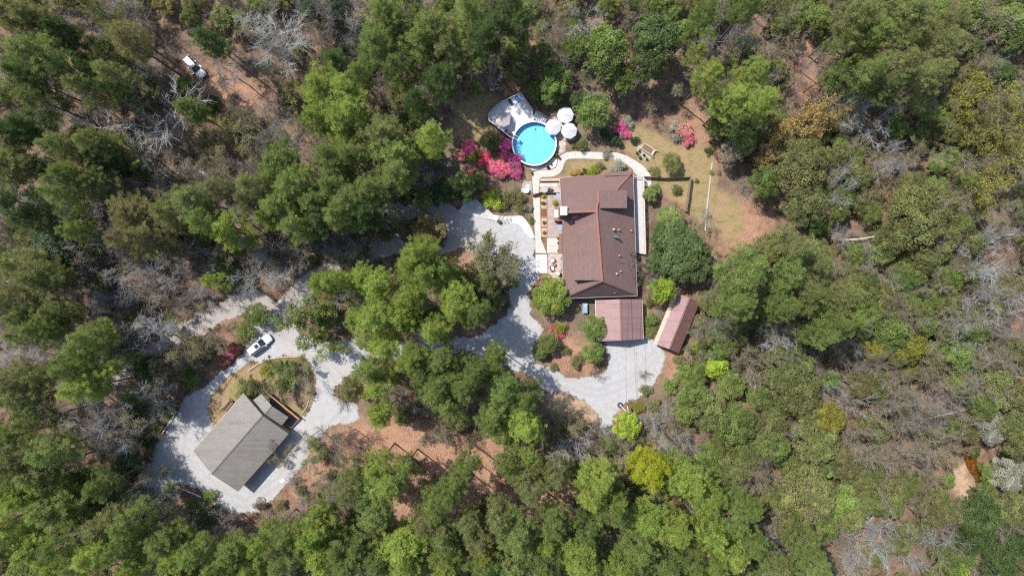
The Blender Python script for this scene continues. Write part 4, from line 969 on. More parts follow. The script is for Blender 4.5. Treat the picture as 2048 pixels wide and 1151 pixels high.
# ------------------------------------------------------------------ cars
def car(label, px, py, rz, L=5.1, rails=True, dims=1.0):
    c = W(px, py, .8); t = thing("parked_car", label, "car", (c.x, c.y, .02), rz, "white parked cars")
    tp = NT("car_paint") if "car_paint" not in MATS else None
    if tp:
        tp.principled((.50, .50, .51), .18, None, spec=.5); MATS["car_paint"] = tp.m
    P = MATS["car_paint"]; G = pmat("car_glass", (.012, .022, .03), (.015, .028, .036), 1, .05, 0, 0, .7); BK = pmat("car_trim", (.03,) * 3, None, 3, .5)
    k = L / 4.9; hw = .93
    def sec(x, w, z0, z1, wt):      # closed cross-section at x
        ys = [(-w, z0 + .12), (-w, z0 + (z1 - z0) * .55), (-wt, z1 - .05), (-wt * .85, z1), (wt * .85, z1), (wt, z1 - .05), (w, z0 + (z1 - z0) * .55), (w, z0 + .12), (w * .9, z0), (-w * .9, z0)]
        return [(x * k, y, z) for y, z in ys]
    secs = [sec(-2.45, .62, .45, .85, .55), sec(-2.38, .82, .36, 1.0, .72), sec(-2.15, .91, .3, 1.05, .84), sec(-1.2, .94, .27, 1.06, .88), sec(0, .95, .27, 1.05, .88), sec(.9, .95, .27, 1.03, .87), sec(1.6, .93, .28, .98, .82), sec(2.1, .86, .32, .9, .72), sec(2.36, .7, .36, .8, .56), sec(2.45, .5, .42, .7, .42)]
    body = MB().loft(secs).build("body", P, t, smooth=True)
    def cab(x, w, z): return [(x * k, -w, z), (x * k, w, z)]
    # greenhouse glass as one tapered hull, roof and pillars in paint above it
    b = [(-2.3, .84), (-1.5, .87), (0.2, .87), (1.05, .84)]; r_ = [(-2.05, .64, 1.6), (-1.4, .67, 1.68), (-.2, .67, 1.7), (.22, .64, 1.66)]
    vs = [(x * k, -w, 1.02) for x, w in b] + [(x * k, w, 1.02) for x, w in b] + [(x * k, -w, z) for x, w, z in r_] + [(x * k, w, z) for x, w, z in r_]
    gl = MB()
    for s, nm in ((0, "side_window"), (4, "side_window")):
        MB().add([vs[s + i] for i in range(4)] + [vs[8 + s + i] for i in range(4)], [(0, 1, 5, 4), (1, 2, 6, 5), (2, 3, 7, 6)]).build(nm, G, t)
    MB().add([vs[3], vs[7], vs[15], vs[11]], [(0, 1, 2, 3)]).build("windscreen", G, t)
    MB().add([vs[0], vs[4], vs[12], vs[8]], [(0, 1, 2, 3)]).build("rear_window", G, t)
    rf = []
    for x, w, z in r_: rf.append([(x * k, -w - .03, z - .03), (x * k, -w * .8, z + .05), (x * k, 0, z + .075), (x * k, w * .8, z + .05), (x * k, w + .03, z - .03), (x * k, 0, z - .04)])
    MB().loft(rf).build("roof", P, t, smooth=True)
    if not rails: MB().box((-.35 * k, 0, 1.775), (.75, .8, .02)).build("sunroof", G, t)
    for s in (-1, 1):
        pl = MB()
        for (bx, bw), (rx, rw, rz_) in ((b[0], r_[0]), (b[1], r_[1]), ((-.35, .875), (-.5, .675, 1.7)), (b[3], r_[3])):
            pl.bar((bx * k, s * (bw + .01), 1.02), (rx * k, s * (rw + .01), rz_), .08, .06)
        pl.build("pillar", P, t)
        if rails: MB().tube([(-1.9 * k, s * .58, 1.72), (-1.7 * k, s * .6, 1.79), (-.2 * k, s * .6, 1.8), (0, s * .58, 1.74)], .03, 6).build("roof_rail", BK, t)
        m = MB().box((.85 * k, s * 1.03, 1.08), (.16, .2, .14)); m.build("mirror", P, t)
        m = MB(); m.slab([(2.1 * k, s * .84, .86), (2.37 * k, s * .6, .76), (2.3 * k, s * .45, .80), (2.05 * k, s * .6, .91)], .08); m.build("headlight", pmat("headlight", (.6, .62, .65), None, 2, .1), t)
        MB().box((-2.4 * k, s * .68, .88), (.1, .2, .2)).build("taillight", pmat("taillight", (.35, .02, .02), None, 2, .2), t)
        for x in (-1.5, 1.48):
            ty = MB(); ty.loft([[(x * k + .35 * math.cos(a), s * y, .35 + .35 * math.sin(a)) for a in [2 * math.pi * i / 18 for i in range(18)]] for y in (.74, .96)])
            o = ty.build("wheel", BK, t)
            ri = MB(); ri.loft([[(x * k + .21 * math.cos(a), s * y, .35 + .21 * math.sin(a)) for a in [2 * math.pi * i / 14 for i in range(14)]] for y in (.95, .975)]); ri.build("rim", GUT, o)
    for xx in (1.12, 2.2): MB().box((xx * k, 0, 1.0 if xx < 2 else .87), (.02, 1.3, .06)).build("panel_gap", BK, t)
    for s in (-1, 1):
        for xx in (-.45, .75): MB().box((xx * k, s * .945, .7), (.02, .02, .6)).build("panel_gap", BK, t)
        for xx in (-.7, .45): MB().box((xx * k, s * .96, .92), (.18, .03, .03)).build("door_handle", P, t)
    MB().box((2.41 * k, 0, .48), (.1, 1.0, .16)).build("bumper", BK, t); MB().box((2.43 * k, 0, .62), (.06, .66, .14)).build("grille", BK, t)
    MB().box((-2.44 * k, 0, .48), (.1, 1.1, .18)).build("bumper", BK, t)
    MB().box((-2.455 * k, 0, .68), (.03, .5, .13)).build("number_plate", WHITE, t)
    for s in (-.35, .35): MB().bar((1.13 * k, s - .2, 1.045), (1.0 * k, s + .3, 1.06), .025, .02).build("wiper", BK, t)
car("white car parked on the gravel beside the lawn island", 519.5, 689, math.atan2(36, 47), 5.5, False)
car("white car with roof rails on the lane under the bare trees", 389.5, 134.5, math.atan2(-40, 38), 5.2, True)

# overhead service cables from the house
for x, zz in ((1253, 0), (1275, .3)):
    a, b = W(x, 597, 5.2), W(x + 1, 835, 7.0); pts = [a.lerp(b, i / 10) - Vector((0, 0, 1.0 * (1 - (2 * i / 10 - 1) ** 2))) for i in range(11)]
    o = MB().tube(pts, .022, 5).build("overhead_cable", pmat("cable", (.08,) * 3)); 
    tag(o, "thin cable over the carport ridge" if x == 1253 else "thin cable over the carport outer roof slope", "cable", "service cables above the carport")
# ------------------------------------------------------------------ vegetation: proto meshes
def seg_mesh(name, segs, mat, sides=3):
    """segs: list of (p0, p1, r0, r1) -> tapered limbs as one branching mesh"""
    A = np.array([[*s[0], *s[1], s[2], s[3]] for s in segs], dtype=np.float64); n = len(A)
    p0, p1, r0, r1 = A[:, :3], A[:, 3:6], A[:, 6], A[:, 7]
    d = p1 - p0; d /= np.linalg.norm(d, axis=1)[:, None] + 1e-9
    ref = np.where(np.abs(d[:, 2:3]) > .9, np.array([[1., 0, 0]]), np.array([[0, 0, 1.]]))
    a = np.cross(d, ref); a /= np.linalg.norm(a, axis=1)[:, None] + 1e-9; b = np.cross(d, a)
    V = []
    for p, r in ((p0, r0), (p1, r1)):
        for k in range(sides):
            t = 2 * math.pi * k / sides; V.append(p + (a * math.cos(t) + b * math.sin(t)) * r[:, None])
    V = np.stack(V, 1)
    q = np.array([[k, (k + 1) % sides, sides + (k + 1) % sides, sides + k] for k in range(sides)])
    F = (np.arange(n)[:, None, None] * 2 * sides + q[None]).reshape(-1, 4)
    me = bpy.data.meshes.new(name)
    me.vertices.add(n * 2 * sides); me.vertices.foreach_set("co", V.reshape(-1).astype(np.float32))
    me.loops.add(F.size); me.loops.foreach_set("vertex_index", F.reshape(-1).astype(np.int32))
    me.polygons.add(len(F)); me.polygons.foreach_set("loop_start", np.arange(0, F.size, 4, dtype=np.int32))
    me.update(calc_edges=True); me.polygons.foreach_set("use_smooth", [True] * len(me.polygons)); me.materials.append(mat)
    return me

def limb(rg, segs, p, d, L, r0, r1, n, wob, up=0.0):
    """a wandering limb; returns its points"""
    pts = [p.copy()]; d = d / np.linalg.norm(d)
    for i in range(n):
        d = d + rg.normal(0, wob, 3); d[2] += up / n; d /= np.linalg.norm(d)
        q = p + d * L / n; ra = r0 + (r1 - r0) * i / n; rb = r0 + (r1 - r0) * (i + 1) / n
        segs.append((p, q, ra, rb)); p = q; pts.append(p.copy())
    return pts, d

def proto_pine(seed, R_=5.0, H=24.0, low=.55, nb=30, dens=1.45):
    rg = np.random.RandomState(seed); segs = []
    lean = rg.normal(0, .25, 2)
    tr = lambda z: np.array([lean[0] * z / H, lean[1] * z / H, z])
    zs = np.linspace(0, H * .985, 9)
    for i in range(8):
        ra = .27 * (1 - zs[i] / H * .88); rb = .27 * (1 - zs[i + 1] / H * .88); segs.append((tr(zs[i]), tr(zs[i + 1]), ra, rb))
    T = []; az = rg.uniform(0, 6.28)
    ell = rg.uniform(.78, 1.0); ea = rg.uniform(0, 3.14)
    for k in range(nb):
        t = (k + rg.uniform(0, 1)) / nb; z = H * (low + (1 - low) * t * .98); az += 2.4 + rg.normal(0, .35)
        env = R_ * (min(1, (1 - t) * 1.55) ** .65) * (.68 + .32 * min(1, t * 4)) * rg.uniform(.7, 1.12) * (1 - (1 - ell) * abs(math.sin(az - ea)))
        env = max(env, .7)
        d = np.array([math.cos(az), math.sin(az), rg.uniform(.12, .35) + t * .5])
        pts, dd = limb(rg, segs, tr(z), d, env, .075 * (1.2 - t), .02, 4, .1, .18)
        side = np.array([-math.sin(az), math.cos(az), 0])
        nt = int((6 + env * 4.2) * dens)
        for j in range(nt):
            u = rg.uniform(.22, 1.03) ** .8; i = min(3, int(u * 4)); f = u * 4 - i
            c = pts[i] * (1 - f) + pts[min(4, i + 1)] * f if i < 4 else pts[4]
            c = c + side * rg.normal(0, .18 + .13 * env) + np.array([0, 0, rg.normal(.12, .3)])
            if T and np.min(np.sum((np.array(T) - c) ** 2, 1)) < .58 ** 2: continue
            T.append(c)
    for j in range(10): T.append(tr(H * rg.uniform(.93, 1.0)) + rg.normal(0, .3, 3))
    T = np.array(T); nT = len(T); NB = 42
    dirs = rg.normal(0, 1, (nT, NB, 3)); dirs[:, :, 2] = dirs[:, :, 2] * .7 + .42; dirs /= np.linalg.norm(dirs, axis=2)[:, :, None]
    L = rg.uniform(.36, .70, (nT, NB, 1)) * rg.uniform(.75, 1.2, (nT, 1, 1)); w = rg.uniform(.02, .042, (nT, NB, 1))
    c = T[:, None, :] + dirs * .04; tip = c + dirs * L
    sd_ = np.cross(dirs, np.array([0, 0, 1.]) + rg.normal(0, .55, (nT, NB, 3))); sd_ /= np.linalg.norm(sd_, axis=2)[:, :, None] + 1e-9
    mid = c + dirs * L * .55
    V = np.stack([c, mid + sd_ * w, tip, mid - sd_ * w], 2).reshape(-1, 4, 3)
    tone = np.clip(np.repeat(rg.beta(2, 2, nT), NB) * .75 + rg.rand(nT * NB) * .25, 0, 1); hue = np.repeat(rg.rand(nT), NB)
    return dict(trunk=seg_mesh("trunk", segs, BARK, 5), crown=fast_mesh("crown", V, 4, NEED, tone, hue), R=R_, H=H, zc=H * .80)

def proto_bare(seed, R_=5.5, H=13.0, leaves=0, lsize=.2, limbs=7, fork=.34, twig=.02, grav=.5):
    rg = np.random.RandomState(seed); segs = []; tips = []
    zf = H * fork * rg.uniform(.85, 1.15)
    pts, d = limb(rg, segs, np.array([0., 0, 0]), np.array([0, 0, 1.]), zf, .24, .17, 4, .05)
    base = pts[-1]; az = rg.uniform(0, 6.28)
    for k in range(limbs):
        az += 6.283 / limbs + rg.normal(0, .3)
        rise = rg.uniform(.35, 1.5) if k else 2.6
        d = np.array([math.cos(az), math.sin(az), rise]); L = min(R_ * rg.uniform(.85, 1.1) / (d[0] ** 2 + d[1] ** 2) ** .5 * 1.0 * math.sqrt(1 + rise * rise) / 1.25, (H - zf) * 1.25)
        p, dd = limb(rg, segs, base - np.array([0, 0, rg.uniform(0, zf * .35)]), d, L, .05, .02, 7, .15, .25)
        for j in range(2, 8):
            for q in range(2 if j < 7 else 3):
                d2 = (p[j] - p[j - 1]); d2 = d2 / np.linalg.norm(d2) + rg.normal(0, .65, 3); d2[2] = d2[2] * .6 + .15
                L2 = L * rg.uniform(.22, .42) * (1.15 - j * .07)
                p2, _ = limb(rg, segs, p[j], d2, L2, .024, .013, 4, .19, .1)
                for i in range(1, 5):
                    for s in range(3):
                        d3 = p2[i] - p2[i - 1]; d3 = d3 / np.linalg.norm(d3) + rg.normal(0, .6, 3)
                        p3, _ = limb(rg, segs, p2[i], d3, L2 * rg.uniform(.3, .6), twig * .85, twig * .6, 2, .2, .1)
                        tips += [p3[1], p3[2]]
                        if rg.rand() < .85:
                            d4 = p3[2] - p3[1] + rg.normal(0, .25, 3); segs.append((p3[1], p3[1] + d4 * rg.uniform(.7, 1.3), twig * .7, twig * .4))
    tips = np.array(tips); out = dict(trunk=seg_mesh("trunk", segs, BARK, 3), R=R_, H=H, zc=H * .7)
    if leaves:
        k = rg.randint(0, len(tips), leaves); P = tips[k] + rg.normal(0, .22, (leaves, 3)); N = np.tile([0, 0, 1.], (leaves, 1))
        out["crown"] = fast_mesh("crown", leaf_tris(P, N, lsize, rg, .6), 4, LEAF, rg.rand(leaves), rg.rand(len(tips))[k])
    return out

def proto_broad(seed, R_=5.0, H=11.0, n=5200, lsize=.36, mat=None, lobes=26, base=.28, flat=.45, lob=(.30, .46)):
    rg = np.random.RandomState(seed); segs = []
    limb(rg, segs, np.array([0., 0, 0]), np.array([0, 0, 1.]), H * .5, .26, .16, 4, .05)
    C, Rr = [], []
    for k in range(lobes):
        a = k * 2.4 + rg.normal(0, .3); u = ((k + .5) / lobes); rad = R_ * .74 * math.sqrt(u) * rg.uniform(.85, 1.1)
        z = H * (base + (.86 - base) * math.sqrt(max(0, 1 - (rad / (R_ * .92)) ** 2)) * rg.uniform(.82, 1.05)); r = R_ * rg.uniform(*lob)
        c = np.array([rad * math.cos(a), rad * math.sin(a), z]); C.append(c); Rr.append(r)
        if k % 2: limb(rg, segs, np.array([0, 0, H * .32]), c - np.array([0, 0, H * .32]), np.linalg.norm(c - np.array([0, 0, H * .32])), .1, .03, 4, .06)
    C = np.array(C); Rr = np.array(Rr); w = Rr ** 2; k = rg.choice(lobes, n, p=w / w.sum())
    d = rg.normal(0, 1, (n, 3)); d[:, 2] = np.where(d[:, 2] < -.35, -d[:, 2], d[:, 2]); d /= np.linalg.norm(d, axis=1)[:, None]
    rr = Rr[k] * (1 - np.abs(rg.normal(0, .16, n))); P = C[k] + d * rr[:, None]
    # ragged: sub clumps
    N = d * .7 + np.array([0, 0, .6])
    tone = np.clip(.5 + .7 * (rg.rand(lobes)[k] - .5) + .7 * (rg.rand(n) - .5), 0, 1)
    return dict(trunk=seg_mesh("trunk", segs, BARK, 5), crown=fast_mesh("crown", leaf_tris(P, N, lsize, rg, flat), 4, mat or LEAF, tone, np.clip(rg.rand(lobes)[k] * .6 + rg.rand(n) * .4, 0, 1)), R=R_, H=H, zc=H * .62)

def shrub_mesh(seed, R_=1.5, H=1.7, n=1300, lsize=.17, mat=None, lobes=11, flat=.55, name="shrub"):
    rg = np.random.RandomState(seed); C, Rr = [], []
    for k in range(lobes):
        a = k * 2.4 + rg.normal(0, .4); rad = R_ * .68 * math.sqrt((k + .3) / lobes) * rg.uniform(.7, 1.15)
        C.append([rad * math.cos(a), rad * math.sin(a), H * (.62 - .30 * (rad / R_) ** 2) * rg.uniform(.75, 1.2)]); Rr.append(R_ * rg.uniform(.26, .42))
    C = np.array(C); Rr = np.array(Rr); k = rg.randint(0, lobes, n); d = rg.normal(0, 1, (n, 3)); d[:, 2] = np.where(d[:, 2] < -.4, -d[:, 2], d[:, 2]); d /= np.linalg.norm(d, axis=1)[:, None]
    P = C[k] + d * (Rr[k] * (1 - np.abs(rg.normal(0, .2, n))))[:, None]; P[:, 2] = np.maximum(P[:, 2], .06)
    return fast_mesh(name, leaf_tris(P, d * .6 + np.array([0, 0, .6]), lsize, rg, flat), 4, mat or LEAF, np.clip(.5 + .4 * (rg.rand(lobes)[k] - .5) + .7 * (rg.rand(n) - .5), 0, 1), np.clip(rg.rand(lobes)[k] * .6 + rg.rand(n) * .4, 0, 1))

def brush_mesh(seed, R_=1.5, H=1.6):
    """leafless brush: stems fanning from the ground"""
    rg = np.random.RandomState(seed); segs = []
    for k in range(22):
        a = rg.uniform(0, 6.28); d = np.array([math.cos(a), math.sin(a), rg.uniform(.6, 2.2)])
        p, _ = limb(rg, segs, np.array([rg.normal(0, .25), rg.normal(0, .25), 0]), d, R_ * rg.uniform(.8, 1.3), .03, .014, 4, .14)
        for i in range(1, 5):
            for s in range(3):
                d2 = p[i] - p[i - 1]; d2 = d2 / np.linalg.norm(d2) + rg.normal(0, .7, 3); p2, _ = limb(rg, segs, p[i], d2, R_ * rg.uniform(.2, .45), .016, .009, 2, .2)
    return seg_mesh("brush", segs, BARK, 3)

PINES = [proto_pine(i, nb=28 + (i % 4) * 4, low=.42 + .05 * (i % 4)) for i in range(9)]
PINES_S = [proto_pine(20 + i, 4.2, 20, .5, 20, .62) for i in range(3)]
BARES = [proto_bare(40 + i, limbs=6 + i % 4, fork=.25 + .06 * (i % 3)) for i in range(7)]
HAZES = [proto_bare(60 + i, 5.0, 12, 2300 + 500 * i, .24, 6, .3) for i in range(4)]
OPENS = [proto_bare(70 + i, 5.0, 12, 4200, .34, 7, .3) for i in range(3)]
BROADS = [proto_broad(80 + i, lobes=54 + 6 * i, lob=(.14, .23)) for i in range(4)]
FINES = [proto_broad(90 + i, 5.5, 12, 9500, .27, None, 110, .3, .55, (.10, .17)) for i in range(3)]
GLOSS = [proto_broad(100 + i, 5.0, 11, 7600, .34, LEAFG, 60, .25, .5, (.14, .24)) for i in range(3)]
BALL = [proto_broad(110, 4.0, 6.5, 8500, .26, None, 40, .30, .7, (.18, .26))]
SHRUBS = [shrub_mesh(i, lobes=9 + i % 5, n=1200 + 80 * i) for i in range(6)]
GSHRUBS = [shrub_mesh(10 + i, n=1100, lsize=.22, mat=LEAFG) for i in range(2)]
BLOOMS = [shrub_mesh(20 + i, n=2300, lsize=.13, mat=FLOW, flat=.7, name="blossom") for i in range(3)]
BRUSH = [brush_mesh(30 + i) for i in range(5)]
TINTS = {  # leaf reflectances
 'b': (.195, .24, .056), 'm': (.142, .176, .055), 'o': (.155, .165, .064), 'd': (.070, .102, .036), 'y': (.30, .32, .03), 'l': (.25, .32, .045),
 'g': (.155, .205, .06), 'u': (.17, .155, .07), 'k': (.042, .062, .034), 'c': (.32, .23, .085), 'h': (.165, .165, .08), 't': (.17, .12, .075), 'v': (.20, .19, .04),
 'w': (.31, .30, .285), 'n': (.21, .19, .168), 'r': (.26, .19, .155), 'e': (.19, .15, .12), 's': (.28, .29, .24)}
TWORD = {'b': 'bright green', 'm': 'mid green', 'o': 'olive green', 'd': 'dark green', 'y': 'yellow', 'l': 'lime green', 'g': 'fresh green', 'u': 'brownish green', 'k': 'blackish green', 'c': 'golden ochre',
 'h': 'dull olive', 't': 'tan brown', 'v': 'yellow-olive', 'w': 'pale grey', 'n': 'grey-brown', 'r': 'reddish brown', 'e': 'dark brown', 's': 'silvery'}

TREES = []     # kind, px, py, radius px, tint, height m or None
def T_(kind, s):
    for it in s.split():
        q = it.split(','); TREES.append((kind, float(q[0]), float(q[1]), float(q[2]), q[3], float(q[4]) if len(q) > 4 else None))
# pines
T_('P', "66,104,55,m 14,20,45,o 52,28,42,u 120,66,40,d 208,94,38,d 52,156,45,d 70,198,42,o 52,250,45,d 15,265,45,d 111,292,40,o 20,330,50,o 195,313,48,d 195,362,42,o 257,83,42,u 420,80,32,d "
 "636,177,58,b 678,243,54,b 626,236,38,b 556,330,56,m 660,313,58,m 660,375,52,m 587,368,50,m 771,21,50,m 789,59,45,m 869,56,54,m 931,21,50,m 987,52,42,d 1025,21,36,d 757,94,46,m 789,136,45,m 837,83,48,m 896,97,46,o 969,76,42,d 1042,45,34,d "
 "695,181,46,b 705,222,48,b 761,264,62,o 858,271,42,b 789,306,58,m 695,313,52,m 789,348,46,m 742,372,44,m 830,200,40,d 880,160,44,d 720,150,30,m")
T_('P', "1494,14,34,m 1411,21,30,m 1577,10,22,m 1393,104,26,b 1421,146,36,b 1511,143,44,b 1463,202,46,b 1522,209,40,b 1473,245,28,m "
 "1713,38,48,o 1817,28,55,o 1748,72,45,m 1869,90,50,o 1800,132,54,o 1741,139,40,m 1675,87,24,m 1862,146,42,o 1775,167,36,o 1842,198,28,o 1678,136,18,m 1727,181,25,m 1900,40,40,o")
T_('P', "1480,547,58,m 1470,602,44,m 1588,495,58,o 1633,526,50,o 1570,543,44,m 1612,582,50,o 1563,616,36,m 1682,595,50,o 1671,651,52,m 1647,672,40,m 1540,505,40,o 1700,640,36,b")
T_('P', "45,796,50,o 163,779,42,b 104,900,45,m 73,946,45,o 28,925,45,o 45,994,46,b 104,1019,54,m 21,1040,45,b 21,1090,50,m 70,1099,50,b 125,1085,50,m 115,1135,45,b 209,1057,48,o 257,1046,40,m 195,1102,45,b 250,1088,38,m 330,1081,45,m 350,1068,28,o 348,1119,45,b 264,1137,30,b 393,1105,36,m "
 "465,1104,42,m 521,1090,34,b 578,1070,34,m 619,1071,50,b 504,1130,44,b 570,1119,50,m 643,1109,48,b 678,1090,45,m 440,1130,36,m 160,1130,40,m")
T_('P', "754,775,38,b 702,775,30,u 761,830,36,b 869,772,54,m 931,772,46,m 1008,779,46,m 1049,796,42,m 987,827,46,m 1049,848,45,b 980,852,40,m 1056,910,26,b 896,812,34,m 931,932,36,m 917,958,30,m 1008,928,28,m 1112,953,40,o 1060,977,44,o "
 "1199,953,46,b 1188,987,48,b 1223,1015,46,m 1293,1036,46,b 1345,1064,36,b 1355,960,42,b 1386,960,52,b 778,966,48,b 806,946,34,m 730,994,46,m 754,1026,42,m 869,1008,44,m 896,987,38,m 695,985,36,o 810,1085,58,b 719,1085,50,m 896,1085,46,m 1039,1064,50,m 1105,1046,48,m 1091,1085,42,b 1161,1116,50,b 1171,1064,42,m 1248,1130,42,b 1272,1095,44,m 1334,1126,46,m 890,1130,44,b 813,1137,46,b 1022,1133,46,m 695,1130,44,m 760,1120,42,m 960,1075,40,o 970,1135,40,m 1088,1135,42,m 1000,1035,38,o 940,1045,36,o 640,1040,36,m 850,1045,36,o")
T_('P', "1300,935,50,y 973,1100,38,v 1417,994,46,b 1358,1057,36,b 1418,1064,48,b 1463,1039,50,m 1459,1106,46,b 1428,1130,40,b 1494,1015,40,m 1612,1088,45,m 1626,1130,36,m 1500,1085,40,m 1550,1120,36,o")
T_('P', "21,401,50,d 52,439,42,d 31,526,50,o 75,560,40,o 21,603,48,o 63,624,44,o 52,669,40,o 115,620,30,o 87,658,40,m 181,672,42,m 167,697,38,m 140,720,34,m 188,756,40,b 243,721,24,m 28,756,42,o 87,752,34,o 455,460,50,b 410,443,36,m 532,432,30,b 556,408,48,m 626,401,56,m 591,456,44,m 681,432,44,m 640,440,40,d 334,425,40,o 289,474,46,u 264,425,56,u 250,481,40,u 382,397,44,o 428,561,26,b 700,400,46,m 735,430,40,d 500,400,42,o 510,370,40,o 440,380,38,h")
T_('P', "841,507,46,b 823,530,42,b 859,483,16,b 847,553,46,b 888,540,30,m 758,572,38,b 752,631,54,b 817,593,44,b 906,593,46,b 915,620,40,b 953,628,34,m 870,661,40,b 805,640,40,b 729,557,34,b 640,568,36,b 668,560,30,b 767,693,44,b 825,712,38,b 885,715,36,m 930,718,28,m 989,712,34,m 740,740,42,m 840,742,40,m 950,745,36,m 708,640,34,b")
# leafless trees
T_('B', "195,25,45,w 280,26,34,n 542,80,80,w 660,62,42,n 236,146,52,w 278,240,92,w 153,236,44,n 104,368,46,n 466,146,38,w 542,254,48,n 330,334,50,n 466,337,50,n 1171,21,44,w 1452,63,54,n 1522,59,42,n 1605,115,58,r 1590,180,40,r 1960,76,34,w 2030,122,42,n 1741,243,58,w 1796,309,36,w 1706,375,36,w "
 "1984,530,60,w 1991,606,60,w 1940,610,44,w 1956,665,44,w 1435,658,44,n 1557,675,42,w 1598,675,36,n 1682,721,44,e 111,782,32,w 226,800,36,w 167,845,58,w 236,866,58,w 341,998,28,w 452,1060,34,n 660,994,44,n 1154,890,44,w 1195,870,34,n 1004,1008,26,w 994,1064,28,n 1730,1102,78,w 1828,1119,56,w 115,394,34,n 146,408,34,w 184,450,42,w 215,533,48,w 323,547,48,w 382,561,42,n 504,547,58,w 598,498,52,n 400,519,38,n 195,610,38,w 271,596,48,w 299,676,54,w 250,672,36,n 351,596,34,n 671,491,40,w 76,714,52,n 104,738,36,n 1275,515,28,n 1309,560,22,n 1869,820,56,n 1820,830,46,n 1330,850,44,w 1360,890,34,w 1500,60,40,n 60,330,34,n 700,360,36,w 765,400,36,n 300,1000,26,w 2015,480,40,w 1696,470,26,w 1415,428,16,w,6 240,1010,30,n 700,50,34,w 1120,70,34,e 1190,120,24,n 1540,930,30,e 1660,560,22,w 1735,520,26,w 2030,650,36,n 1960,735,40,n 640,890,40,n 140,520,30,n 400,350,34,n 600,250,30,n 880,190,30,e 560,90,36,w 490,100,38,n")
T_('B', "684,880,28,e,15 612,880,30,e,14 806,936,22,e,13 1192,748,16,e,4")
# budding trees with thin foliage
T_('H', "1009,545,44,h,10 427,257,48,v 264,382,40,o 382,379,44,h 470,268,30,o 313,782,40,h 191,907,44,h 626,914,26,g 643,973,34,h 549,918,26,h,5  595,745,34,o,9 1435,665,40,h,6 1119,70,36,u 1824,810,40,h 1751,810,40,u 1737,897,40,u 334,728,36,h 425,690,32,u 375,703,40,u 670,340,38,o 360,430,38,o 700,560,30,o 1510,1060,36,h 1400,700,36,h 1560,890,30,h 1850,760,44,h 1900,900,44,u 480,230,30,h 510,310,36,h 420,320,40,h 1060,900,26,o 1835,313,36,h 1668,184,24,s,6 300,950,30,o 150,910,34,h 30,830,36,h 330,640,26,g 1290,560,20,h,5 700,930,30,g 860,985,26,h 1980,420,40,h 1900,480,40,h 1780,890,40,h 1840,870,40,h 1700,850,36,h 1750,960,40,u 1770,740,40,t 1830,700,30,h 1900,640,40,h")
T_('K', "1626,243,42,c 1536,285,34,c 1575,262,34,c 1670,235,26,c 1530,310,24,c 1967,195,56,v 1991,243,56,v 2008,306,54,v 1974,379,46,v 1955,250,44,v")
T_('H', " 1921,174,26,v 1939,295,36,h 1984,703,48,v 1940,720,36,u 1740,1095,30,c 2030,240,40,v 1950,140,34,v")
# broadleaf crowns
T_('L', "1209,104,64,g,16 1244,160,42,m,11 1112,160,40,g,9 1102,190,26,g,6 1186,222,46,g,9 1186,655,32,g,6 1185,706,27,g,5 1096,686,26,m,5 1080,704,18,m,4 1325,578,32,l,9 847,398,28,m 1782,658,44,g 1821,693,40,v 1748,703,30,v 1755,616,26,g 973,1015,34,g 1431,728,32,l,7 1397,693,20,l,5 1254,852,34,l,7 1894,564,34,g 1911,1126,30,l 2036,786,40,o 1991,779,52,o 263,789,24,g 1939,28,42,m 2008,45,48,m 2030,80,36,m 925,368,28,g,6 949,181,20,g 337,820,24,g,5 372,170,24,g,5 514,630,32,m,5 859,460,42,u,9 1682,1001,42,g 1713,509,26,g,6 1020,560,24,g,5 965,554,24,g,5 918,551,28,m,6 1918,710,40,g 2036,890,36,o 1070,180,24,m,6")
T_('F', "1598,330,72,o,14 1529,365,42,m,11 1609,415,58,o,13 1626,445,38,d,10 1831,432,80,o,15 1779,477,42,o,12 1849,523,32,o,12 1824,382,46,o 1417,820,54,o 1383,786,40,m 1470,845,54,m 1536,855,50,o 1543,890,44,m 1494,907,42,m 1626,880,62,o,12 1591,782,58,o 1654,834,42,v 1574,738,70,o,12 1609,987,76,o,13 1956,1029,58,d 2008,1081,58,d 1932,1074,42,d 1991,1133,46,d 2015,1012,42,o 1984,855,42,s,8 2019,946,46,s,8 1984,946,32,g,6 1550,985,36,o 1480,935,36,o 1560,1040,36,h 1690,930,32,u 2035,860,34,o 1860,1010,36,u 1720,770,36,u 1900,1020,34,h 1780,1010,32,g 1343,325,27,o,4")
T_('G', "1307,80,60,d,17 1290,130,44,d,15 678,20,34,k 222,337,44,k 115,495,54,k 150,460,36,k 1358,505,68,d,10 1330,475,36,d,8 1395,535,36,d,8 1340,437,33,m,6 1300,390,18,g,4 1310,520,28,d,7 620,20,30,k 1463,306,34,e 2000,150,34,d 690,110,26,k 261,925,34,k 935,385,26,d 900,375,30,d 875,390,30,d 400,1026,28,d 1160,200,26,d 250,330,34,k 1730,560,30,d 1800,560,30,d")
T_('K', "608,648,52,g,14 640,690,34,b,12 552,752,36,m,7 494,772,22,o,5 700,560,34,m,12 722,482,32,h,9 690,522,28,o,8 782,446,30,h,9 760,470,24,u,7 640,555,26,h,8 989,504,54,h,11")
T_('Y', "1100,592,45,b,6.5")
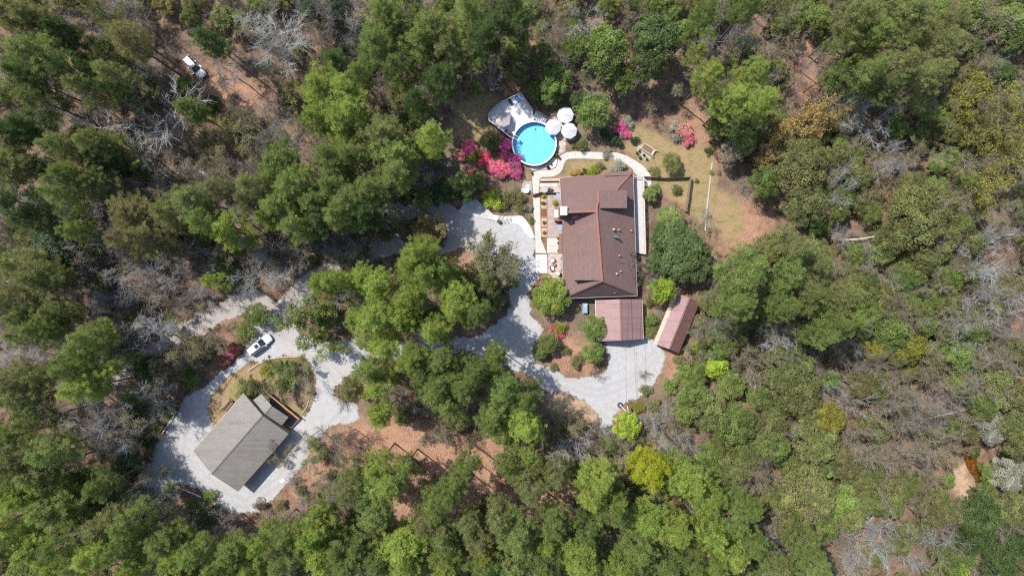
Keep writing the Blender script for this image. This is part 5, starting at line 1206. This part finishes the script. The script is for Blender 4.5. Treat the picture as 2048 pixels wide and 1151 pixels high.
# shrubs: kind U plain, G glossy, A azalea, X leafless brush
SH = []
def S_(kind, s):
    for it in s.split():
        q = it.split(','); SH.append((kind, float(q[0]), float(q[1]), float(q[2]), q[3]))
S_('U', "945,310,20,l 985,285,26,m 955,365,26,m 985,400,27,l 1030,395,24,u 1040,412,18,h 1012,402,20,o 1187,339,13,l 1171,341,8,d 1156,344,12,c 1146,346,10,c 1178,346,9,v 1240,332,17,s 1226,338,12,s 1213,305,14,s 1163,290,16,o 1150,291,8,m 1255,245,16,s 1245,265,14,s 1350,252,14,s 1352,275,12,s 1312,342,14,o 1300,335,8,s 1353,378,15,m 1310,380,16,g 1425,344,7,g 1395,360,7,m 1300,640,20,g 1300,600,16,u 1296,665,14,g 1310,655,14,h 494,665,28,m 414,693,32,m 382,755,30,m 350,740,24,h 313,991,24,m 345,975,20,b 420,990,18,m 626,885,20,l 494,780,26,o 575,760,26,m 560,735,20,g 530,740,16,v 602,718,8,g 535,713,4,g 660,600,22,u 705,600,20,o 494,297,26,v 476,268,22,d 483,45,18,v 360,195,14,v 1130,700,14,h 1150,725,16,h 1160,715,14,u 1120,655,16,v 1108,735,12,o 1290,780,16,h 1275,815,16,v 1310,810,20,h 1340,770,22,g 1380,740,20,g 1360,720,18,h 700,760,16,t 690,780,14,h 730,790,16,v 920,860,14,t 945,870,16,t 650,905,16,l 665,950,16,o 600,980,14,h 300,780,22,h 340,760,18,u 290,830,20,o 310,850,18,d 295,880,20,d 280,940,18,d 1740,520,20,g 1700,500,22,g 1890,530,22,g 1850,590,20,h 1900,760,22,g 1940,800,20,g 1860,960,14,o 1895,960,20,g 2000,700,22,u 1660,270,16,d 1560,250,16,d 1490,320,16,t 1440,300,20,t 1420,300,12,d 820,455,22,u 880,480,20,t 905,515,10,v 960,520,12,v 1010,610,14,t 980,600,16,d 940,590,16,d 1060,415,10,s 1062,440,9,m 1085,405,5,m 1200,330,12,h 1120,215,12,l 1090,205,18,g 1075,200,14,g 1270,280,12,k 1230,280,18,k 1210,270,16,k 1395,640,22,u 1420,620,22,m 1340,620,20,t 1460,650,18,t 1560,590,18,d 300,905,16,u 520,1010,16,t 430,1015,12,m 380,1010,16,m 560,1010,16,u 440,1050,12,e 410,1040,16,m 350,1020,18,o 690,470,20,n 650,500,20,n 620,520,20,h")
S_('U', "1950,905,16,d 1925,868,12,u 1972,962,16,o 1945,985,12,h 1962,930,10,o")
S_('A', "938,297,18,P 922,310,14,Q 969,318,18,R 985,335,16,P 1011,290,16,M 1003,280,12,M 1008,342,20,P 1030,322,18,M 1030,345,14,M 1240,258,15,M 1255,268,10,M 1253,240,8,P 1368,262,18,Q 1376,280,14,P 1445,318,7,P 945,531,9,Q 1122,668,9,R 1108,655,8,R 460,708,11,M 470,697,16,E 450,720,14,E 965,375,9,M 1150,172,9,M 1142,150,8,M 940,340,10,Q 690,545,12,E 965,605,14,E 1010,310,12,P")
S_('X', "1155,890,26,n 940,870,22,e 650,920,18,e 690,800,18,e 590,960,22,n 1460,300,24,e 1500,330,20,e 1700,400,26,n 1680,440,22,n 1600,650,24,n 1720,690,24,n 1780,760,26,n 1850,780,26,n 1820,860,26,n 1760,870,24,n 1880,850,26,n 1920,860,20,n 1700,880,24,n 1740,930,24,n 1840,940,20,n 1880,640,24,n 2020,740,24,n 1900,780,24,n 1550,650,22,n 1400,660,20,n 1330,640,16,n 1290,750,14,n 1340,810,24,n 1300,840,20,n 1210,890,18,n 1120,880,22,n 460,250,24,n 440,160,20,n 410,230,16,n 560,230,22,n 610,140,22,e 350,120,16,e 430,110,22,e 470,190,16,n 380,300,22,n 310,350,24,n 250,260,30,e 190,260,26,e 330,290,26,e 540,480,24,n 480,500,24,n 420,600,24,n 380,620,22,n 300,720,20,n 250,690,22,e 560,520,22,n 650,470,22,n 700,440,22,e 760,450,22,n 850,430,18,n 600,480,22,n 180,780,24,e 140,860,24,n 260,830,22,n 60,850,22,n 280,980,20,e 330,1030,22,n 420,1060,22,n 470,1050,20,n 540,1030,18,n 610,1000,20,n 660,1010,18,n 720,900,16,n 770,910,18,n 830,930,18,n 850,880,16,e 1060,940,18,n 960,970,18,e 1150,1010,20,e 1250,970,20,e 1130,930,22,n 1900,250,24,e 1860,290,24,e 1930,330,24,n 1880,350,22,n 2030,350,24,n 1640,400,20,e 1980,460,24,n 1920,520,24,n 1040,90,22,e 1080,120,24,e 1010,150,24,e 1130,110,22,e 900,220,20,e 850,230,22,e 690,90,22,n 730,120,20,n 600,40,22,n 150,420,24,e 200,400,24,e 90,460,22,e 160,570,24,e 220,600,22,n 120,680,22,e 1690,1080,22,n 1780,1060,20,n 1870,1080,20,n 1380,900,18,n 1440,760,18,n 1500,690,22,n 1490,640,18,e 1350,560,16,e 1650,20,22,r 1600,50,20,r 1620,200,20,r 1560,130,20,r 1340,60,20,n 1250,20,24,n 1150,90,22,e 1020,110,20,e")
FLC = {'P': (.68, .15, .29), 'Q': (.70, .27, .28), 'R': (.58, .08, .14), 'M': (.62, .11, .34), 'E': (.21, .07, .07)}
FLW = {'P': 'pink', 'Q': 'salmon pink', 'R': 'red', 'M': 'magenta', 'E': 'faded dark red'}
KINDS = {'P': (PINES, 'pine_tree', 'pine', 'pine', (21, 26)), 'B': (BARES, 'bare_tree', 'leafless tree', 'bare tree', (11, 16)), 'H': (HAZES, 'budding_tree', 'thin-leaved tree', 'tree', (9, 13)),
 'K': (OPENS, 'open_crowned_tree', 'open-crowned tree', 'tree', (10, 13)), 'L': (BROADS, 'broadleaf_tree', 'broadleaf tree', 'tree', (9, 12)), 'F': (FINES, 'evergreen_tree', 'small-leaved evergreen', 'tree', (10, 13)), 'G': (GLOSS, 'magnolia_tree', 'glossy evergreen', 'tree', (8, 12)), 'Y': (BALL, 'clipped_tree', 'round clipped tree', 'tree', (6, 7))}
GROUPS = {'P': 'pines of the wood', 'B': 'leafless trees of the wood', 'H': 'thinly leafed trees', 'L': 'broadleaf trees', 'K': 'open-crowned trees by the gravel', 'F': 'small-leaved evergreens', 'G': 'glossy evergreen trees', 'Y': None}
BARKC = {'P': (.13, .10, .085), 'L': (.20, .16, .13), 'F': (.18, .15, .13), 'G': (.2, .17, .14), 'Y': (.15, .11, .08), 'H': (.27, .22, .19), 'K': (.16, .13, .11)}

# the thinner growth between the big crowns
RF = random.Random(23)
def fill(n, add, rr, bounds=(10, 10, 2038, 1141), pad=6):
    c = 0; tries = 0
    while c < n and tries < n * 60:
        tries += 1; x, y = RF.uniform(bounds[0], bounds[2]), RF.uniform(bounds[1], bounds[3]); r = RF.uniform(*rr)
        if 1020 < x < 1420 and 170 < y < 740 or 900 < x < 1110 and 170 < y < 500 or 360 < x < 650 and 690 < y < 1010: continue
        a = np.linspace(0, 6.28, 9); gx = np.append(x + (r + pad) * np.cos(a), x); gy = np.append(y + (r + pad) * np.sin(a), y)
        if gravel_mask(gx, gy).any() or any(inpoly(gx, gy, p).any() for p in LAWN): continue
        if any(inpoly(gx[-1:], gy[-1:], p).any() for p in STRAW + SAND) and RF.random() < .85: continue
        if min(math.hypot(x - 390, y - 134), math.hypot(x - 370, y - 110)) < r + 62 or math.hypot(x - 1935, y - 930) < r + 45: continue
        add(x, y, r); c += 1
fill(18, lambda x, y, r: TREES.append(('P', x, y, r, RF.choice('mbo'), None)), (26, 40), (10, 930, 1500, 1141), 14)
fill(12, lambda x, y, r: TREES.append(('P', x, y, r, RF.choice('mo'), None)), (26, 40), (10, 300, 150, 900))
fill(10, lambda x, y, r: TREES.append(('P', x, y, r, RF.choice('do'), None)), (28, 42), (10, 10, 240, 420))
fill(70, lambda x, y, r: TREES.append(('H', x, y, r, RF.choice('huouh'), None)), (24, 44))
fill(34, lambda x, y, r: TREES.append(('H', x, y, r, RF.choice('hhut'), None)), (26, 44), (1500, 480, 2038, 1141))
fill(50, lambda x, y, r: TREES.append(('B', x, y, r, RF.choice('nnwe'), None)), (26, 44), (10, 10, 760, 900))
fill(12, lambda x, y, r: TREES.append(('B', x, y, r, RF.choice('nnwe'), None)), (26, 42), (1420, 20, 2038, 1100))
fill(22, lambda x, y, r: TREES.append(('F', x, y, r, RF.choice('omo'), RF.uniform(8, 11))), (34, 54), (1560, 560, 2060, 1151))
fill(30, lambda x, y, r: TREES.append(('L', x, y, r, RF.choice('mogo'), RF.uniform(6, 9))), (22, 36), (1420, 20, 2038, 1141))
fill(24, lambda x, y, r: TREES.append(('L', x, y, r, RF.choice('mdou'), RF.uniform(4, 7))), (16, 28), (10, 10, 860, 1000))
fill(120, lambda x, y, r: SH.append(('X', x, y, r, RF.choice('nnet'))), (16, 26))
fill(110, lambda x, y, r: SH.append(('U', x, y, r, RF.choice('omudh'))), (9, 19))

def covered(x, y, k=.78):
    return any((x - t[1]) ** 2 + (y - t[2]) ** 2 < (k * t[3]) ** 2 for t in TREES)
cells = [(x + RF.uniform(-9, 9), y + RF.uniform(-9, 9)) for x in range(-26, 2080, 24) for y in range(-26, 1185, 24)]; RF.shuffle(cells)
CNT = {}
for t in TREES: CNT[t[0]] = CNT.get(t[0], 0) + 1
for x, y in cells:
    if covered(x, y): continue
    r = RF.uniform(22, 36)
    if 1020 < x < 1430 and 150 < y < 740 or 880 < x < 1110 and 160 < y < 510 or 300 < x < 660 and 690 < y < 1065 or 1100 < x < 1340 and 700 < y < 860 or 1380 < x < 1560 and 290 < y < 520: continue
    a = np.linspace(0, 6.28, 9); gx = np.append(x + (r + 5) * np.cos(a), x); gy = np.append(y + (r + 5) * np.sin(a), y)
    if gravel_mask(gx, gy).mean() > .25 or any(inpoly(gx, gy, p).any() for p in LAWN): continue
    if any(inpoly(gx[-1:], gy[-1:], p).any() for p in STRAW + SAND): continue
    if min(math.hypot(x - 390, y - 134), math.hypot(x - 368, y - 108)) < r + 34 or math.hypot(x - 1935, y - 930) < r + 36: continue
    z = RF.random()
    low = 150 < x < 720 and 540 < y < 960
    if math.hypot(x - 490, y - 660) < 55 or math.hypot(x - 365, y - 112) < 62 or math.hypot(x - 385, y - 150) < 62 or math.hypot(x - 1718, y - 476) < 50 or math.hypot(x - 1990, y - 470) < 46: continue
    if y > 900 and x < 1500: k, tn = ('P', 'mbo') if z < .45 else ('H', 'hou') if z < .8 else ('L', 'mgo')
    elif x < 880: k, tn = ('P', 'odm') if z < .10 and not low else ('H', 'huou') if z < .50 else ('B', 'nnw') if z < .87 else ('L', 'mdo')
    else: k, tn = ('H', 'huhvo') if z < .34 else ('L', 'mogm') if z < .66 else ('B', 'nnwr') if z < .75 else ('F', 'omo')
    if CNT.get(k, 0) >= 297: k, tn = ('L', 'mou') if CNT.get('L', 0) < 297 else ('F', 'omu')
    CNT[k] = CNT.get(k, 0) + 1
    TREES.append((k, x, y, r, RF.choice(tn), RF.uniform(14, 19) if k == 'P' else RF.uniform(4, 6.5) if low else RF.uniform(5, 10)))
print("TREES", CNT)
for q in SH: CNT[q[0] + 's'] = CNT.get(q[0] + 's', 0) + 1
print(CNT)

# ---- labels: look first, then which one of its like along a bearing from a landmark to another landmark
MARKS = [("the grey garage", 482, 885), ("the round pool", 1068, 286), ("the brown house", 1195, 470), ("the red carport", 1240, 640), ("the tilted shed", 1352, 645), ("the gravel car", 519, 689), ("the lane car", 390, 134),
 ("the lawn", 1460, 430), ("the orange stream", 1932, 920), ("the forecourt", 960, 460), ("the basketball goal", 1241, 809), ("the pale grille of branches at the stream bend", 1780, 1110)][:11]
EDGES = [("the top edge", 0, -1), ("the bottom edge", 0, 1), ("the left edge", -1, 0), ("the right edge", 1, 0), ("the top left corner", -.8, -.6), ("the top right corner", .8, -.6), ("the bottom left corner", -.8, .6), ("the bottom right corner", .8, .6)]
ORD = ["nearest", "second nearest", "third nearest", "fourth nearest", "fifth nearest", "sixth nearest", "seventh nearest", "eighth nearest", "ninth nearest", "tenth nearest"] + ["%dth nearest" % i for i in range(11, 60)]
def bearing(dx, dy):
    return max(EDGES, key=lambda e: e[1] * dx + e[2] * dy)[0]
def make_labels(items):
    """items: (px, py, look) -> one label each; the order counts all of the same look on the same bearing from the same landmark"""
    keys = {}; out = [None] * len(items)
    for i, (x, y, look) in enumerate(items):
        mk = min(MARKS, key=lambda m: (m[1] - x) ** 2 + (m[2] - y) ** 2); d = math.hypot(mk[1] - x, mk[2] - y)
        keys.setdefault((look, mk[0], bearing(x - mk[1], y - mk[2])), []).append((d, i))
    for (look, mk, be), l in keys.items():
        l.sort()
        for k, (d, i) in enumerate(l):
            out[i] = f"{look} from {mk} towards {be}" if len(l) == 1 else f"{look}, {ORD[k]} to {mk} towards {be}"
    return out
def look(kind, r, tint, word):
    size = ("small", "medium", "large")[0 if r < 34 else 1 if r < 50 else 2]
    return f"{size} {TWORD[tint]} {word}"
labs = make_labels([(x, y, look(k, r, t, KINDS[k][2])) for k, x, y, r, t, h in TREES])
RT = random.Random(11)
for (k, x, y, r, t, h), lab in zip(TREES, labs):
    protos, nm, word, cat, hr = KINDS[k]
    pr_ = RT.choice(protos if not (k == 'P' and r < 30) else PINES_S)
    h = h or RT.uniform(*hr) * (1.0 if r > 34 or k == 'P' else .8)
    if k == 'P' and r < 30: h *= .82
    zc = pr_['zc'] / pr_['H'] * h
    base = W(x, y, zc); base.z = 0; rad = r / 10 * (1 - zc / HCAM)
    tag_ = thing(nm, lab, cat, base, RT.uniform(0, 6.28), GROUPS[k])
    sxy = rad / pr_['R'] * (1.08 if k == 'P' else 1.0); tag_.scale = (sxy, sxy * RT.uniform(.92, 1.08), h / pr_['H'])
    jv = RT.uniform(.84, 1.18); j = lambda c: tuple(max(.002, v * jv * RT.uniform(.965, 1.035)) for v in c)
    col = j(TINTS[t])
    bc_ = j(TINTS[t]) if k == 'B' else BARKC[k]
    link("trunk", pr_['trunk'], tag_, color=bc_)
    if 'crown' in pr_: link("crown", pr_['crown'], tag_, color=col)
slabs_ = make_labels([(x, y, (f"{FLW[t]} flowering azalea" if k == 'A' else f"{TWORD[t]} leafless brush" if k == 'X' else f"{'small' if r < 12 else 'low'} {TWORD[t]} shrub")) for k, x, y, r, t in SH])
for (k, x, y, r, t), lab in zip(SH, slabs_):
    p = W(x, y, 1.0); p.z = 0; s = r / 10 / (1.32 if k == 'A' else 1.5); hh = s * RT.uniform(.8, 1.1) if s < 1 else s ** .5 * RT.uniform(.95, 1.3); rz = RT.uniform(0, 6.28)
    jv = RT.uniform(.84, 1.18); j = lambda c: tuple(max(.002, v * jv * RT.uniform(.965, 1.035)) for v in c)
    if k == 'A':
        a = thing("azalea_shrub", lab, "azalea", p, rz, "flowering azaleas in the garden"); a.scale = (s, s, hh)
        link("foliage", RT.choice(SHRUBS), a, color=j(TINTS['m'])).scale = (.88, .88, .86)
        link("blossom", RT.choice(BLOOMS), a, color=j(FLC[t]))
    else:
        me = RT.choice(BRUSH if k == 'X' else GSHRUBS if t == 'k' else SHRUBS)
        o = link("brush" if k == 'X' else "shrub", me, None, p, rz, j(TINTS[t])); o.scale = (s, s, hh)
        tag(o, lab, "brush" if k == 'X' else "shrub", "leafless brush on the forest floor" if k == 'X' else "shrubs of the garden and wood edge")
# fallen trunks
for pts, rr, lab, c in (([(1786, 627, .3), (1820, 640, .4), (1862, 648, .3)], .32, "fallen brown tree trunk in the thicket beside the evergreen", (.24, .17, .12)), ([(1939, 474, .5), (1985, 472, .6), (2036, 468, .5)], .24, "bleached fallen trunk lying near the photo's right edge", (.5, .48, .45)),
   ([(1690, 480, .8), (1720, 478, 1.2), (1748, 473, 1.6)], .22, "grey leaning trunk with broken white branches", (.36, .33, .31)), ([(1850, 838, .3), (1990, 805, .4)], .18, "long thin fallen log above the stream", (.33, .27, .24)), ([(1700, 1060, .4), (1740, 1040, .4), (1752, 1025, .3)], .2, "short grey fallen log below the thicket", (.24, .22, .20))):
    o = MB().tube([W(*p) for p in pts], [rr, rr * .85, rr * .6][:len(pts)], 8).build("fallen_log", BARK); o.color = (*c, 1); tag(o, lab, "log", "fallen logs in the wood")

# ---- ground cover that nobody could count
rg = np.random.RandomState(5)
def scatter_stuff(name, n, size, mats, z, mask=None, flat=.35, tint=None):
    X = rg.uniform(-112, 112, n); Y = rg.uniform(-66, 66, n); PX, PY = plan_fields(X, Y)
    keep = ~gravel_mask(PX, PY)
    if mask is not None: keep &= mask(PX, PY, X, Y)
    X, Y = X[keep], Y[keep]; m = len(X); P = np.stack([X, Y, rg.uniform(z[0], z[1], m)], 1)
    me = fast_mesh(name, leaf_tris(P, np.tile([0, 0, 1.], (m, 1)), size, rg, flat), 4, mats, rg.rand(m), rg.rand(m))
    o = link(name, me); o.color = (*tint, 1); tag(o, kind="stuff"); return o
notgarden = lambda PX, PY, X, Y: ~(((PX > 1030) & (PX < 1310) & (PY > 180) & (PY < 700)) | ((PX > 370) & (PX < 610) & (PY > 770) & (PY < 990))) & ~np.any([inpoly(PX, PY, p) for p in LAWN], axis=0)
scatter_stuff("fallen_leaves", 60000, .2, LEAF, (.01, .06), notgarden, .25, (.30, .165, .10))
# low weeds and saplings in drifts
n = 12000; X = rg.uniform(-112, 112, n); Y = rg.uniform(-66, 66, n); PX, PY = plan_fields(X, Y)
dens = vnoise(X, Y, 9, 21) * .6 + vnoise(X, Y, 3, 22) * .4
keep = ~gravel_mask(PX, PY) & notgarden(PX, PY, X, Y) & (dens > .40) & ~np.any([inpoly(PX, PY, p) for p in STRAW + SAND], axis=0)
X, Y = X[keep], Y[keep]
for nm, lo, hi, col in (("undergrowth", 0, .45, (.10, .125, .04)), ("undergrowth", .45, .75, (.13, .115, .05)), ("undergrowth", .75, 1, (.20, .15, .10))):
    u = rg.rand(len(X)); s = (u >= lo) & (u < hi) if lo == 0 else (rg.rand(len(X)) < (hi - lo)); x, y = X[s], Y[s]; m = 22
    r_ = rg.uniform(.4, 1.1, len(x)); d = rg.normal(0, 1, (len(x), m, 3)); d[:, :, 2] = np.abs(d[:, :, 2]); d /= np.linalg.norm(d, axis=2)[:, :, None]
    P = np.stack([x, y, np.zeros(len(x))], 1)[:, None, :] + d * r_[:, None, None] * rg.uniform(.5, 1, (len(x), m, 1)); P = P.reshape(-1, 3)
    o = link(nm, fast_mesh(nm, leaf_tris(P, d.reshape(-1, 3) * .5 + np.array([0, 0, .7]), .24, rg, .5), 4, LEAF, rg.rand(len(P)), rg.rand(len(P)))); o.color = (*col, 1); tag(o, kind="stuff")
n = 7000; X = rg.uniform(-112, 112, n); Y = rg.uniform(-66, 66, n); PX, PY = plan_fields(X, Y); kk = ~gravel_mask(PX, PY) & notgarden(PX, PY, X, Y); X, Y = X[kk], Y[kk]
sg = []
for x, y in zip(X, Y):
    a = rg.uniform(0, 6.28); L = rg.uniform(.5, 2.6); p = np.array([x, y, .06]); q = p + np.array([math.cos(a) * L, math.sin(a) * L, rg.uniform(-.03, .3)]); sg.append((p, q, .035, .015))
    if L > 1.5: m_ = (p + q) / 2; sg.append((m_, m_ + np.array([math.cos(a + .7) * L * .4, math.sin(a + .7) * L * .4, .1]), .022, .01))
o = link("fallen_branches", seg_mesh("fallen_branches", sg, BARK, 3)); o.color = (.27, .24, .21, 1); tag(o, kind="stuff")
# grass tufts on the lawns
n = 26000; X = rg.uniform(-64, 56, n); Y = rg.uniform(-30, 42, n); PX, PY = plan_fields(X, Y)
k = np.any([inpoly(PX, PY, p) for p in LAWN], axis=0) & (vnoise(X, Y, 2.5, 31) > .35); X, Y = X[k], Y[k]
P = np.stack([X, Y, rg.uniform(.02, .09, len(X))], 1)
o = link("grass", fast_mesh("grass", leaf_tris(P, np.tile([0, 0, 1.], (len(P), 1)), .22, rg, .8, .3), 4, LEAF, rg.rand(len(P)), rg.rand(len(P)))); o.color = (.17, .185, .05, 1); tag(o, kind="stuff")
# the wood beyond the frame, one mass
def far_wood():
    src = PINES_S[0]['crown']; a = np.empty(len(src.vertices) * 3, np.float32); src.vertices.foreach_get("co", a); a = a.reshape(-1, 4, 3)[::2]
    out = []; tn = []; sg = []
    for i in range(110):
        while True:
            x, y = rg.uniform(-140, 140), rg.uniform(-95, 95)
            if abs(x) > 109 or abs(y) > 65: break
        s = rg.uniform(.9, 1.4); th = rg.uniform(0, 6.28); c, sn = math.cos(th), math.sin(th)
        b = a * np.array([s * 1.1, s * 1.1, s]); b = np.stack([b[..., 0] * c - b[..., 1] * sn + x, b[..., 0] * sn + b[..., 1] * c + y, b[..., 2]], -1); out.append(b); tn.append(np.full(len(b), rg.rand())); sg.append((np.array([x, y, 0]), np.array([x, y, 18 * s]), .26 * s, .06))
    V = np.concatenate(out); ctr_ = V.mean(1, keepdims=True); V = ctr_ + (V - ctr_) * 1.35
    o = link("far_wood", fast_mesh("far_wood", V, 4, NEED, rg.rand(len(V)), np.concatenate(tn))); o.color = (.12, .15, .045, 1); tag(o, kind="stuff")
    o = link("far_wood_trunks", seg_mesh("far_wood_trunks", sg, BARK, 5)); o.color = (.13, .10, .085, 1); tag(o, kind="stuff")
far_wood()
